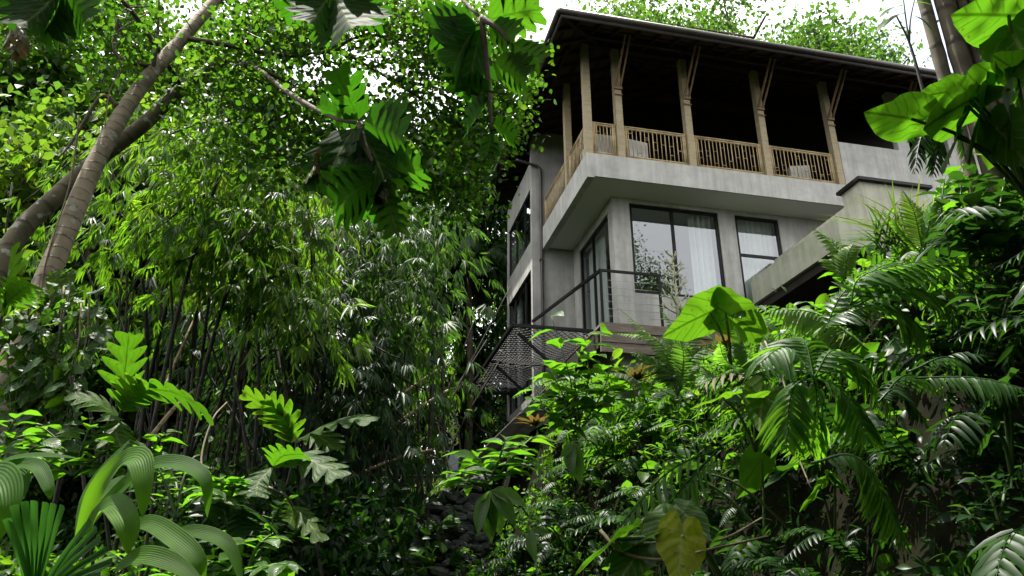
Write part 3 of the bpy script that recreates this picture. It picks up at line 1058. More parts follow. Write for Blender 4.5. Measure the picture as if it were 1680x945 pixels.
# stone wall
r_ = np.random.default_rng(3)
g = G()
bm_dirs = []
for k in range(520):
    px, py = r_.uniform(672, 800), r_.uniform(780, 950)
    if py < 808 - (px - 690) * .02 and px < 745:
        continue
    if py < 812 - (px - 730) * .9:
        continue
    Y = 13.3 + (py - 800) * -.003 + r_.uniform(-.1, .1) + max(0, (px - 750) * .006)
    c = at(px, py, Y)
    s = r_.choice([.045, .06, .075, .10]) * r_.uniform(.85, 1.15)
    ax_ = np.array([r_.uniform(.9, 1.7), 1.0, r_.uniform(.5, .95)])
    rt_ = r_.uniform(-.5, .5)
    # lumpy stone
    n1, n2 = 8, 5
    V = []
    for a2 in range(n2 + 1):
        ph = math.pi * a2 / n2
        for a1 in range(n1):
            th = 2 * math.pi * a1 / n1
            q = np.array([math.sin(ph) * math.cos(th), math.sin(ph) * math.sin(th), math.cos(ph)])
            q = q * (1 + .22 * math.sin(q[0] * 3 + k) * math.cos(q[1] * 4 + k * 1.7))
            q = np.sign(q) * np.abs(q) ** .75
            q = q * s * ax_
            V.append(c + np.array([q[0] * math.cos(rt_) - q[2] * math.sin(rt_), q[1], q[0] * math.sin(rt_) + q[2] * math.cos(rt_)]))
    Fq = [(a2 * n1 + a1, a2 * n1 + (a1 + 1) % n1, (a2 + 1) * n1 + (a1 + 1) % n1, (a2 + 1) * n1 + a1) for a2 in range(n2) for a1 in range(n1)]
    g.add(V, {4: Fq})
c0_, c1_ = at(676, 812, 13.45), at(800, 960, 13.45)
g.box(c0_[0], c1_[0], 13.3, 14.2, 1.0, c0_[2])
tag(g.build('stone_wall', M['stone'], None, False), 'dark dry stone retaining wall with ferns growing over it', 'stone wall')

# grey planter and pale cactus behind
pp = at(741, 765, 18.0)
pl = thing('planter_cactus', 'pale branching cactus in a grey planter behind the stone wall', 'potted cactus', pp)
g = G()
g.box(-.17, .17, -.17, .17, -.9, .28)
g.build('pot', M['pot'], pl, False)


def cactus(g, base, H, seed, r0=.03):
    r_ = np.random.default_rng(seed)
    b = np.array(base, float)
    g.tube([b, b + np.array([0.01, 0, H * .5]), b + np.array([0, 0.02, H])], [r0, r0 * .8, r0 * .5], 6)
    for k in range(26):
        z = H * (.18 + .8 * k / 26)
        an = k * 2.4
        L = (.34 * (1 - .55 * k / 26) + .04) * H * .55
        d = np.array([math.cos(an), math.sin(an) * .8, .5])
        p = b + np.array([0, 0, z])
        m_ = p + d * L * .55
        e = m_ + np.array([d[0] * .4, d[1] * .4, .9]) * L * .55
        g.tube(smooth_pts([p, m_, e], 6), [r0 * .55, r0 * .4, r0 * .25], 5)
        for q in range(3):
            dd = nrm(d + r_.normal(size=3) * .7 + np.array([0, 0, .4]))
            g.tube([m_, m_ + dd * L * .4], [r0 * .35, r0 * .18], 4)


g = G(); cactus(g, (0, 0, .28), 1.1, 2, .035); g.build('branch', M['cactus'], pl)
cc = thing('pencil_cactus', 'tall pale green branching cactus standing in front of the big window', 'cactus', hw(1.9, -.35, 6.5))
cc.location = [float(q) for q in at(1112, 520, 13.6)]
g = G(); cactus(g, (0, 0, -.5), 1.9, 5, .04); g.build('branch', M['cactus'], cc)

# cable fence far behind the stone wall
fe = thing('cable_fence', 'thin post and wire fence seen between bamboo culms behind the stone wall', 'fence', at(700, 760, 19.0))
g = G()
for k in range(5):
    g.tube([(-1.2, 0, -.5 + k * .2), (1.8, 0, -.5 + k * .2)], .008, 4)
g.build('wire', M['cable'], fe)
for x_ in (-1.0, .1, 1.2):
    g = G(); g.box(x_, x_ + .05, -.02, .03, -1, .4); g.build('post', M['black'], fe, False)

# ------------------------------------------------------------------ bamboo hut at upper right
ht = thing('bamboo_hut', 'weathered bamboo hut wall of upright culms with corner pole and rail', 'hut', at(1600, 200, 5.2))
tl, bl = at(1535, -60, 5.3), at(1588, 260, 5.1)
d_x = nrm(np.array([.90, -.43, 0]))
up_ = np.array([0.0, 0.0, 1.0])
org = np.array([at(1572, 100, 5.2)[0], 5.2, 0])
zlo, zhi = at(1588, 520, 5.1)[2], at(1500, -110, 5.3)[2]
g = G()
for k in range(22):
    q = org + d_x * (.14 + k * .082) + np.array([-.04, .07, 0])
    r0 = .037 + .004 * math.sin(k * 2.7)
    zz = np.linspace(zlo, zhi, 14)
    pts = [q + np.array([.006 * math.sin(k + z_ * 2), 0, z_]) for z_ in zz]
    g.tube(pts, r0, 9, tint=(k * .37) % 1)
q0, q1 = org + d_x * .1 + np.array([-.03, .12, 0]), org + d_x * 2.0 + np.array([-.03, .12, 0])
g.add([(q0[0], q0[1], zlo), (q1[0], q1[1], zlo), (q1[0], q1[1], zhi), (q0[0], q0[1], zhi)], {4: [(0, 1, 2, 3)]})
put(g, 'wall', M['hut_bamboo'], ht)
g = G()
for of, r0 in ((np.array([0, -.02, 0]), .07), (np.array([-.12, .05, 0]), .055)):
    zz = np.linspace(zlo, zhi, 30)
    g.tube([org + of + np.array([0, 0, z_]) for z_ in zz], [r0 * (1.09 if k % 6 == 0 else 1) for k in range(30)], 12)
put(g, 'corner_pole', M['hut_bamboo'], ht)
g = G()
zr_ = at(1556, 40, 5.1)[2]
a0_, a1_ = org + np.array([0, -.05, zr_]), org + d_x * 1.9 + np.array([0, -.05, zr_ - .02])
g.tube(smooth_pts([a0_, a1_], 16), [.048] * 16, 10)
put(g, 'rail', M['hut_bamboo'], ht)

# ================================================================== VEGETATION
def leaf_cloud(g, tmpl, C, n, spread, size, up=0.3, droop=0.35, rng=RNG, tint=None, face=None):
    """n leaves round every centre in C"""
    C = np.asarray(C, float)
    O = np.repeat(C, n, axis=0) + rng.normal(size=(len(C) * n, 3)) * spread
    D = rnd_dirs(len(O), -droop, rng)
    Nn = rnd_dirs(len(O), 0.9 + up, rng)
    tn = rng.uniform(0, 1, len(O)) if tint is None else np.clip(np.repeat(tint, n) + rng.normal(size=len(O)) * .18, 0, 1)
    inst(g, tmpl, O, D, Nn, size * rng.uniform(.7, 1.25, len(O)), tn)


# ---------- general tree prototypes: trunk with limbs, crown of leaf clumps
def tree_proto(seed, H, R, nclump, nleaf, tmpl, leaf, low=0.35, tr=0.2, lean=0.05, shift=(0, 0)):
    r_ = np.random.default_rng(seed)
    tg, cg = G(), G()
    top = np.array([r_.normal() * lean * H + shift[0], r_.normal() * lean * H + shift[1], H * .86])
    spine = smooth_pts([(0, 0, -.4), top * [.3, .3, .33] + r_.normal(size=3) * .1, top * [.8, .8, .66], top], 14)
    tg.tube(spine, [tr * (1.25 - 1.05 * k / 13) for k in range(14)], 9)
    C, TT = [], []
    nl = 15
    for k in range(nl):
        f = low + (1 - low) * (k + r_.uniform(0, .8)) / nl
        b = spine[min(13, int(f * 13))]
        an = k * 2.4 + r_.uniform(-.4, .4)
        env = math.sin(math.pi * min(.97, (f - low) / (1.02 - low) * .8 + .18)) ** .7
        L = R * env * r_.uniform(.7, 1.15)
        e = b + np.array([math.cos(an) * L, math.sin(an) * L, L * r_.uniform(.15, .6)])
        m_ = (b + e) / 2 + np.array([0, 0, L * .12]) + r_.normal(size=3) * .15
        P = smooth_pts([b, m_, e], 9)
        tg.tube(P, [tr * .42, tr * .10], 6)
        for q in range(5):
            s = P[3 + q]
            e2 = s + rnd_dirs(1, .25, r_)[0] * L * .45
            tg.tube(smooth_pts([s, (s + e2) / 2 + r_.normal(size=3) * .08, e2], 5), [tr * .13, tr * .04], 5)
            for w in range(max(1, nclump // (nl * 5))):
                u = r_.uniform(.35, 1.1)
                C.append(s + (e2 - s) * u + r_.normal(size=3) * np.array([.35, .35, .28]) * R * .16)
                TT.append(np.clip(r_.normal(.45, .22), 0, 1))
    leaf_cloud(cg, tmpl, C, nleaf, R * .085, leaf, rng=r_, tint=np.array(TT))
    return tg, cg


PROTO = {}


def make_proto(key, mat, bark, **kw):
    tg, cg = tree_proto(**kw)
    PROTO[key] = (tg, cg, M[mat], M[bark], [])


make_proto('broad', 'lf_tree', 'bark', seed=11, H=17, R=5.6, nclump=675, nleaf=42, tmpl=T_TINY, leaf=.30, low=.15, tr=.26)
make_proto('yellow', 'lf_yellow', 'bark', seed=12, H=13, R=4.6, nclump=675, nleaf=40, tmpl=T_ROUND, leaf=.22, low=.12, tr=.2)
make_proto('dark', 'lf_dark', 'bark', seed=13, H=15, R=4.6, nclump=750, nleaf=45, tmpl=T_TINY, leaf=.28, low=.05, tr=.22)
make_proto('fine', 'lf_tree', 'bark', seed=16, H=17, R=5.6, nclump=750, nleaf=105, tmpl=T_TINY, leaf=.15, low=.15, tr=.26)
make_proto('added_canopy', 'lf_dark', 'bark', seed=15, H=16, R=6.6, nclump=900, nleaf=45, tmpl=T_TINY, leaf=.34, low=.62, tr=.24, lean=.01, shift=(2.8, 5.2))  # crown shifted forward out of view, added to shade the slope
make_proto('airy', 'lf_tree', 'bark', seed=14, H=19, R=5.0, nclump=300, nleaf=40, tmpl=T_TINY, leaf=.24, low=.5, tr=.24, lean=.08)


def tree(key, px, Y, rz, sc, label, name='tree', group=None, dz=0.0, scz=None):
    tg, cg, ml, mb_, cache = PROTO[key]
    x = at(px, 700, Y)[0]
    z = float(terr(x, Y)) - .1 + dz
    r = thing(name, label, 'tree', (x, Y, z), rz, group)
    r.scale = (sc, sc, scz or sc)
    if not cache:
        a_ = tg.build('trunk', mb_, r)
        b_ = cg.build('crown', ml, r)
        cache += [a_, b_]
    else:
        for o in cache:
            c = o.copy()
            COL.objects.link(c)
            c.parent = r
    return r


GB = 'trees standing behind the bamboo'
tree('yellow', 70, 15.5, 0.4, .95, 'sunlit yellowish leafy tree behind the leaning trunk at far left', group=GB)
tree('broad', -60, 17, 1.0, .95, 'broad green tree at the left edge behind the yellowish tree', group=GB)
tree('yellow', 330, 19, 2.2, 1.15, 'yellow green tree rising behind the left bamboo clump', group=GB)
tree('broad', 520, 21, 3.1, .74, 'tall broad tree behind the middle bamboo clump, crown below the sky gap', group=GB)
tree('airy', 640, 27, 4.4, .78, 'thin crowned tree far behind the sky gap over the bamboo', group=GB)
tree('broad', 425, 31, 5.1, 1.15, 'large tree far back between the two bamboo clumps', group=GB)
tree('dark', 715, 25.5, 0.3, .78, 'dense dark tree directly left of the villa tower', group=GB, scz=1.12)
tree('dark', 205, 24, 1.3, 1.2, 'dark tall tree far behind the leaning trunks', group=GB)
tree('dark', 330, 17.5, 1.6, .46, 'low dark tree filling the gap behind the left bamboo culms', group=GB)
tree('dark', 500, 18.5, 2.9, .5, 'low dark tree behind the middle bamboo culms', group=GB)
tree('dark', 615, 20.0, 4.1, .42, 'low dark tree behind the bamboo left of the stone wall', group=GB)
tree('dark', 160, 16.0, 5.1, .5, 'low dark tree behind the leaning trunk', group=GB)
tree('broad', 885, 36, 3.6, .78, 'distant green tree half hidden behind the villa tower', group=GB)
GR = 'trees rising behind the villa roof'
tree('fine', 1185, 34, 0.6, 1.78, 'wide leafy tree crown rising behind the middle of the villa roof', group=GR)
tree('fine', 1470, 40, 2.9, 1.62, 'leafy tree far behind the roof just left of the hut', group=GR)
tree('airy', 1400, 30, 1.9, 1.25, 'thin trunked airy tree behind the roof left of the bamboo hut', group=GR)
tree('airy', 1500, 38, 3.3, 1.45, 'airy tree behind the roof beside the hut corner pole', group=GR)
tree('yellow', 1345, 42, 2.5, 1.9, 'pale distant tree between the two crowns behind the roof', group=GR)

GC = 'tall trees round the viewpoint'  # mostly unseen trees, added to shade the slope and block sky
def tree_at(key, x, Y, rz, sc, label, scz=None):
    r = tree(key, 840, max(Y, 1), rz, sc, label, group=GC, scz=scz)
    r.location = (x, Y, float(terr(x, Y)) - .1)
    return r
tree_at('fine', 10.5, 0.5, 0.2, .95, 'unseen tall broad tree added on the slope to the right of the bamboo hut')
tree_at('dark', 9.0, -5, 1.2, .9, 'unseen dark tree added on the slope beside the viewpoint, right')
tree_at('fine', 30, -24, 4.2, .95, 'tall broad tree far behind the viewpoint, mirrored low in the big window')
tree_at('dark', -9, -9, 2.2, .7, 'unseen dark tree behind the viewpoint, left')
tree_at('broad', -6.5, -4.5, .9, .72, 'unseen broad tree added close behind the viewpoint, left')
tree_at('broad', 1.0, -7.5, 2.3, .78, 'unseen broad tree added close behind the viewpoint')
tree_at('dark', 7.0, -7.0, 3.7, .85, 'unseen dark tree added close behind the viewpoint, right')
tree_at('added_canopy', -2.1, .6, 0.0, .46, 'unseen tree added over the viewpoint to shade the near slope', scz=1.05)
tree_at('dark', 4.4, -1.7, 3.0, .6, 'unseen leafy tree added on the near slope just right of the viewpoint')

# ---------- palm prototypes
def frond_mesh(g, P, n, L, tmpl, tint, ang=60, droop=.5, nh=(0, 0, 1), rr=(.012, .004), wscale=1.0, start=.12, prof=None, rng=RNG, two=True):
    """pinnate frond along the spine points P"""
    P = smooth_pts(P, 28)
    seg = np.linalg.norm(np.diff(P, axis=0), axis=1)
    s = np.concatenate([[0], np.cumsum(seg)]) / seg.sum()
    g.tube(P, list(np.linspace(rr[0], rr[1], 28)), 5, tint=.35)
    Tn = nrm(np.gradient(P, axis=0))
    tq = np.linspace(start, .99, n)
    O = np.stack([np.interp(tq, s, P[:, k]) for k in range(3)], -1)
    TT = nrm(np.stack([np.interp(tq, s, Tn[:, k]) for k in range(3)], -1))
    nh = np.array(nh, float)
    S = nrm(np.cross(TT, nh))
    Up = np.cross(S, TT)
    x = (tq - start) / (1 - start)
    ln = L * (prof(x) if prof else np.sin(np.pi * np.clip(x * .86 + .14, 0, 1)) ** .75)
    for sg in (-1, 1):
        a_ = np.radians(ang - 18 * x + rng.normal(size=n) * 3)
        D = np.cos(a_)[:, None] * TT + np.sin(a_)[:, None] * S * sg
        D[:, 2] -= droop * rng.uniform(.75, 1.25, n)
        inst(g, tmpl, O, D, Up + rng.normal(size=(n, 3)) * .12, np.maximum(ln, .015) * rng.uniform(.9, 1.1, n), np.clip(tint + rng.normal(size=n) * .12, 0, 1), wscale)


def palm(px, Y, H, label, nf=15, L=2.3, mat='lf_fern_dark', seed=0, dz=0):
    r_ = np.random.default_rng(seed)
    x = at(px, 700, Y)[0]
    z = float(terr(x, Y))
    r = thing('palm_tree', label, 'palm', (x, Y, z), 0, None)
    g = G()
    g.tube(smooth_pts([(0, 0, -.3), (.15, 0, H * .5), (0, .1, H)], 12), [.14, .11], 9)
    g.build('trunk', M['bark'], r)
    for k in range(nf):
        an = k * 2.4
        up = 1.0 - 1.25 * k / nf
        h_ = np.array([math.cos(an), math.sin(an), 0])
        b = np.array([0, .1, H])
        P = [b, b + h_ * L * .45 + np.array([0, 0, up * L * .5]), b + h_ * L * .95 + np.array([0, 0, up * L * .45 - L * .35])]
        g = G()
        frond_mesh(g, P, 34, L * .32, T_LANCE, r_.uniform(.2, .8), 62, .65, rr=(.025, .006), wscale=.8, rng=r_)
        g.build('frond', M[mat], r)
    return r


palm(762, 23.5, 8.8, 'palm with drooping fronds in the gap left of the villa tower', seed=1)
palm(1335, 36, 21.5, 'small palm seen behind the roof between two airy trees', nf=11, L=3.0, seed=2)
palm(960, 33, 21.3, 'palm whose frond tips show above the left end of the roof', nf=11, L=3.0, seed=3)

# ---------- bamboo clumps
def clump(name_label, px, py, Y, arches, uprights, mat, seed, nsp, spread, leaf=.24, name='bamboo_clump', hang=.55, tint0=.45):
    """arches: (tip px, tip py, tip Y, top py); each is a culm that rises, bends over and droops with leaf sprays"""
    r_ = np.random.default_rng(seed)
    b0 = at(px, py, Y)
    b0[2] = float(terr(b0[0], Y)) - .1
    root = thing(name, name_label, 'bamboo', b0, 0, 'bamboo clumps on the left bank')
    fg = G()
    for k, (tx, ty, tY, lift) in enumerate(arches):
        base = b0 + np.array([r_.normal() * .8, r_.normal() * .6, 0])
        tip = at(tx, ty, tY)
        m_ = base * .45 + tip * .55
        m_[2] = max(tip[2], base[2]) + lift
        m1 = base * .8 + m_ * .2
        m1[2] = base[2] + (m_[2] - base[2]) * .62
        P = smooth_pts([base, m1, m_, tip], 26)
        cg = G()
        rk = r_.uniform(.6, 1.0)
        cg.tube(P, [.034 * rk, .031 * rk, .024 * rk, .010], 7, tint=r_.uniform())
        put(cg, 'culm', M['culm'], root)
        # sprays along the outer part
        n = nsp
        u = r_.uniform(.50, 1.0, n) ** .9
        O = np.stack([np.interp(u, np.linspace(0, 1, 26), P[:, q]) for q in range(3)], -1)
        off = r_.normal(size=(n, 3)) * spread * np.array([1, 1, .55])
        off[:, 2] -= spread * .35
        C = O + off
        tdir = nrm(tip - m_)
        tn = np.clip(r_.normal(tint0, .2, n), 0, 1)
        for q in range(n):
            dirn = nrm(tdir * .55 + off[q] / (spread * 1.2) * .5 + np.array([0, 0, -hang]) + r_.normal(size=3) * .28)
            # spray: a short twig with a fan of leaves
            nl = r_.integers(4, 11)
            ls = leaf * r_.choice([.7, .9, 1.0, 1.25])
            side = nrm(np.cross(dirn, [0, 0, 1.0]) + r_.normal(size=3) * .3)
            fan = np.linspace(-1, 1, nl) * r_.uniform(.6, 1.0)
            D = dirn[None] * np.cos(fan)[:, None] + side[None] * np.sin(fan)[:, None]
            D[:, 2] -= .25
            OO = C[q][None] + dirn[None] * (np.abs(fan)[::1, None] * -.10) + side[None] * fan[:, None] * .03
            nn = nrm(np.cross(side, dirn)) + r_.normal(size=(nl, 3)) * .25
            nn = nn * np.sign(nn[:, 2:3] + .05)
            inst(fg, T_BAMB, OO, D, nn, ls * r_.uniform(.65, 1.2, nl), np.clip(tn[q] + r_.normal(size=nl) * .1, 0, 1))
    put(fg, 'foliage', M[mat], root)
    for (tx, ty, tY) in uprights:
        base = b0 + np.array([r_.normal() * 1.1, r_.normal() * .8, -.1])
        tip = at(tx, ty, tY)
        m_ = (base + tip) / 2 + np.array([r_.normal() * .15, 0, .3])
        cg = G()
        cg.tube(smooth_pts([base, m_, tip], 14), [.026, .022, .012], 7, tint=r_.uniform())
        put(cg, 'culm', M['culm'], root)
    return root


def arch_grid(pts, Y, dY, lift, seed):
    r_ = random.Random(seed)
    return [(x, y, Y + r_.uniform(-dY, dY), lift * r_.uniform(.6, 1.3)) for x, y in pts]


clump('bamboo clump with bright yellow green arching sprays right of the leaning trunks', 400, 930, 10.6,
      arch_grid([(225, 235), (270, 250), (320, 240), (365, 275), (405, 300), (255, 310), (310, 320), (360, 340), (420, 350), (450, 400), (390, 400), (470, 450),
                 (330, 390), (495, 500), (440, 470), (485, 545), (240, 385), (290, 430), (400, 450), (455, 520)], 9.0, .7, .9, 1),
      [(330, 330, 10.5), (360, 360, 11), (390, 300, 11.2), (420, 420, 10.8), (300, 420, 10.6), (345, 480, 10.2), (270, 400, 10.8), (250, 480, 10.4), (440, 480, 11.2)], 'lf_bamboo', 21, 66, .40, tint0=.6)
clump('bamboo clump with pale glossy drooping sprays in the middle of the jungle', 600, 925, 13.0,
      arch_grid([(480, 350), (530, 370), (575, 360), (620, 370), (660, 390), (700, 400), (735, 440), (550, 420), (600, 440), (650, 460), (690, 480),
                 (620, 520), (570, 500), (530, 470), (680, 560), (510, 560), (590, 580), (640, 620)], 11.3, .9, 1.1, 2),
      [(560, 420, 13), (600, 460, 13.4), (640, 430, 13.6), (580, 520, 12.6), (660, 520, 13.5), (530, 480, 12.8), (700, 520, 14), (620, 600, 13)], 'lf_bamboo_pale', 22, 66, .48, .25)
clump('dark bamboo clump with crowded thin culms behind the stone wall', 690, 880, 16.0,
      arch_grid([(640, 560), (680, 620), (720, 690), (700, 660), (600, 640)], 15.0, .8, 1.2, 3),
      [(590 + 19 * k, 470 + (k * 37) % 160, 15.2 + (k * 7 % 10) * .16) for k in range(14)], 'lf_bamboo', 23, 55, .55, .25, tint0=.25)
clump('shaded bamboo clump hanging deep green behind the bright sprays', 510, 900, 15.5,
      arch_grid([(420, 520), (470, 600), (520, 640), (560, 660), (450, 680), (390, 600), (340, 560), (610, 690)], 13.6, .8, 1.4, 4),
      [(400 + 22 * k, 480 + (k * 53) % 200, 14.6 + (k * 3 % 7) * .2) for k in range(10)], 'lf_bamboo', 24, 70, .6, .25, tint0=.2)
clump('low bamboo clump with fine leaves coloured dark as if in deep shade in front of the culms', 480, 890, 12.0,
      arch_grid([(330, 520), (380, 560), (430, 600), (470, 560), (520, 600), (560, 650), (600, 600), (640, 660), (400, 650), (480, 680), (550, 560), (350, 610), (660, 590), (590, 690), (290, 560), (700, 640), (440, 540), (360, 700), (420, 730), (500, 740), (560, 720), (620, 740), (530, 790), (460, 790), (390, 780), (650, 790), (590, 800), (690, 720)], 11.0, .7, .8, 7),
      [(330 + 31 * k, 440 + (k * 61) % 170, 11.6 + (k * 3 % 7) * .25) for k in range(12)], 'lf_dark', 27, 52, .55, .22, tint0=.7)  # deep shade is put into the leaf colour of this clump
clump('bamboo clump at the left edge with dark tangled culms', 120, 900, 10.5,
      arch_grid([(40, 330), (120, 300), (20, 450), (90, 420), (170, 420), (60, 540), (200, 500)], 9.3, .6, 1.0, 5),
      [(20, 300, 10), (60, 330, 10.5), (120, 380, 10.2), (160, 420, 10.8), (200, 440, 10.4), (225, 430, 10.1), (90, 440, 10.6)], 'lf_bamboo', 25, 42, .5, .22, tint0=.2)
CANES = [((585, 705), (745, 590), 12.2, 'dry pale bamboo cane leaning up to the right, longest of the crossing pair'),
         ((600, 735), (735, 640), 12.0, 'dry bamboo cane crossing just below the longest leaning one'),
         ((560, 790), (720, 735), 11.8, 'thin cane lying almost level low in front of the bamboo culms'),
         ((690, 610), (745, 800), 13.0, 'dark cane leaning back toward the stone wall'),
         ((265, 650), (340, 480), 9.6, 'grey cane leaning steeply behind the split leaf climber'),
         ((245, 720), (320, 640), 8.2, 'pale dry cane slanting low beside the split leaf climber'),
         ((640, 560), (680, 720), 13.4, 'brown cane tilting left inside the dark bamboo')]
for (a_, b_, Y, lb) in CANES:
    t_ = thing('bamboo_cane', lb, 'cane', at(a_[0], a_[1], Y), 0, 'dry canes leaning among the bamboo')
    g = G()
    P0, P1 = at(a_[0], a_[1], Y), at(b_[0], b_[1], Y + .8)
    g.tube(smooth_pts([P0, (P0 + P1) / 2 + np.array([0, 0, .06]), P1], 10), [.028, .02], 7)
    put(g, 'stalk', M['cane'], t_)
    g = G()
    leaf_cloud(g, T_BAMB, [P0 * (1 - u) + P1 * u for u in (.72, .85, .97)], 5, .06, .16, droop=.6)
    put(g, 'foliage', M['lf_bamboo'], t_)

# ---------- leaning ringed tree with small round leaves
def px_pts(L):
    return np.array([at(*q) for q in L])


lt = thing('leaning_tree', 'slender leaning tree with ringed pale bark and small round leaves', 'tree', at(-10, 760, 5.15))
g = G()
TR1 = smooth_pts(px_pts([(-40, 800, 5.1), (5, 640, 5.2), (45, 530, 5.35), (100, 402, 5.55), (160, 260, 5.8), (225, 150, 6.1), (300, 62, 6.5), (380, -30, 7.0), (470, -140, 7.6)]), 50)
g.tube(TR1, list(np.linspace(.10, .06, 50)), 14)
put(g, 'trunk', M['ring_bark'], lt)
BR = [[(250, 120, 6.2), (258, 60, 6.1), (262, -20, 6.0)], [(300, 62, 6.5), (380, 75, 6.6), (470, 92, 6.8), (540, 85, 7.0), (570, 90, 7.0), (640, 130, 7.2), (740, 192, 7.4), (800, 200, 7.5)],
      [(540, 85, 7.0), (600, 58, 7.1), (700, 70, 7.2), (790, 62, 7.2)], [(640, 130, 7.2), (700, 140, 7.4), (770, 160, 7.6)],
      [(195, 175, 5.95), (165, 160, 5.9), (120, 230, 5.8), (95, 260, 5.7)], [(250, 110, 6.2), (190, 90, 6.0), (200, 20, 6.0), (245, 10, 6.1)],
      [(380, -30, 7.0), (480, 10, 7.2), (600, -10, 7.4), (720, 20, 7.6), (820, 50, 7.8)], [(420, 110, 6.7), (480, 140, 6.9), (560, 190, 7.1), (650, 240, 7.3)],
      [(740, 192, 7.4), (790, 240, 7.5), (830, 260, 7.5)], [(640, 130, 7.2), (700, 170, 7.3), (730, 220, 7.4), (735, 270, 7.4)]]
for L_ in BR:
    g = G()
    g.tube(smooth_pts(px_pts(L_), 18), [.026 if len(L_) < 6 else .034, .007], 6)
    put(g, 'branch', M['bark'], lt)
BLOBS = [(90, -15, 120, 45, 7.1, 130), (215, 15, 50, 40, 7.0, 50), (60, 20, 90, 50, 6.9, 90), (190, 40, 50, 60, 6.9, 60), (205, 95, 30, 40, 6.8, 30), (420, 60, 100, 60, 7.4, 130), (340, 150, 80, 60, 7.3, 60), (480, 30, 90, 50, 7.1, 110), (620, 30, 110, 45, 7.3, 140),
         (740, 60, 90, 60, 7.5, 150), (800, 150, 55, 70, 7.6, 130), (700, 120, 60, 40, 7.4, 55), (640, 190, 60, 36, 7.3, 50), (480, 180, 80, 55, 7.0, 90), (560, 260, 100, 45, 7.3, 110),
         (680, 270, 90, 45, 7.5, 130), (765, 240, 50, 55, 7.7, 100), (420, 220, 70, 50, 7.0, 55), (822, 170, 26, 60, 7.6, 45), (750, 310, 50, 30, 7.8, 50), (600, 100, 30, 20, 7.2, 12)]
r_ = np.random.default_rng(31)
C, TT = [], []
g = G()
tw = g
for (bx, by, rx, ry, Y, n) in BLOBS:
    for k in range(n):
        q = r_.normal(size=2) * .55
        p = at(bx + q[0] * rx, by + q[1] * ry, Y + r_.normal() * .55)
        C.append(p)
        TT.append(r_.normal(.5, .22))
        if k % 5 == 0:
            e = p + r_.normal(size=3) * .25 + np.array([0, 0, .1])
            tw.tube(smooth_pts([e, (e + p) / 2 + r_.normal(size=3) * .05, p], 5), [.006, .003], 4)
leaf_cloud(g, T_ROUND, C, 17, .13, .072, droop=.5, rng=r_, tint=np.array(TT))
put(g, 'crown', M['lf_fig'], lt)

# vine with pale heart leaves climbing its foot
vn = thing('climbing_vine', 'pale heart leaved vine hanging on the foot of the leaning trunk', 'vine', at(60, 660, 5.0))
g = G()
vg = G()
r_ = np.random.default_rng(33)
for k in range(9):
    x0 = 15 + k * 14
    L_ = [(x0 + 20, 500 - 6 * k % 40, 5.0), (x0 + r_.uniform(-15, 15), 570, 4.9), (x0 + r_.uniform(-15, 15), 650, 4.85), (x0 + r_.uniform(-25, 15), 760, 4.8)]
    P = smooth_pts(px_pts(L_), 22)
    vg.tube(P, [.007, .004], 5)
    for q in P:
        for w in range(2):
            D = nrm(np.array([r_.normal() * .6, -.35, -.7]) + r_.normal(size=3) * .2)
            inst(g, T_HEARTS[r_.integers(4)], [q + r_.normal(size=3) * .05], [D], [np.array([0.1, -.4, 1]) + r_.normal(size=3) * .4], .10 * r_.uniform(.6, 1.25), r_.uniform(.1, 1))
put(vg, 'stem', M['vine'], vn)
put(g, 'foliage', M['lf_under'], vn)
g = G()
for (x_, y_, s_) in ((92, 455, .19), (112, 452, .16), (82, 490, .17), (100, 480, .15), (118, 500, .11)):
    inst(g, T_HEARTS[int(x_) % 4], [at(x_, y_, 5.2)], [(.1, -.2, -1)], [(.2, -1, .3)], s_, .9)
put(g, 'leaf', M['lf_taro'], vn)
# thin hanging lianas
for (L_, lb) in (([(130, 190, 5.7), (115, 300, 5.6), (75, 430, 5.4), (55, 560, 5.2)], 'thin grey liana hanging in front of the two leaning trunks'),
                 ([(245, 20, 6.0), (185, 60, 5.9), (200, 110, 5.9), (180, 150, 5.9), (170, 230, 5.8)], 'looping pale liana left of the leaning trunk top'),
                 ([(355, 820, 4.4), (330, 760, 4.6), (348, 690, 4.8), (372, 660, 5.0)], 'thin bent liana rising above the arching grass leaves'),
                 ([(985, 870, 3.4), (1020, 905, 3.3), (1085, 918, 3.2), (1170, 900, 3.2), (1260, 880, 3.4)], 'brown bare vine stem curving across the bottom beside the yellowing leaf'),
                 ([(1060, 850, 3.6), (1100, 885, 3.5), (1180, 886, 3.4), (1250, 850, 3.7)], 'second brown vine stem just above the one at the bottom edge'),
                 ([(1255, 560, 5.2), (1290, 640, 4.9), (1300, 720, 4.7), (1330, 800, 4.5)], 'dark thin liana hanging down through the middle of the slope')):
    P = smooth_pts(px_pts(L_), 20)
    t_ = thing('liana', lb, 'liana', P[0])
    g = G(); g.tube(P, [.008, .005], 5); put(g, 'stem', M['vine'], t_)
    g = G(); leaf_cloud(g, T_ELL, P[4::6], 2, .03, .07, droop=.5); put(g, 'foliage', M['lf_shrub'], t_)

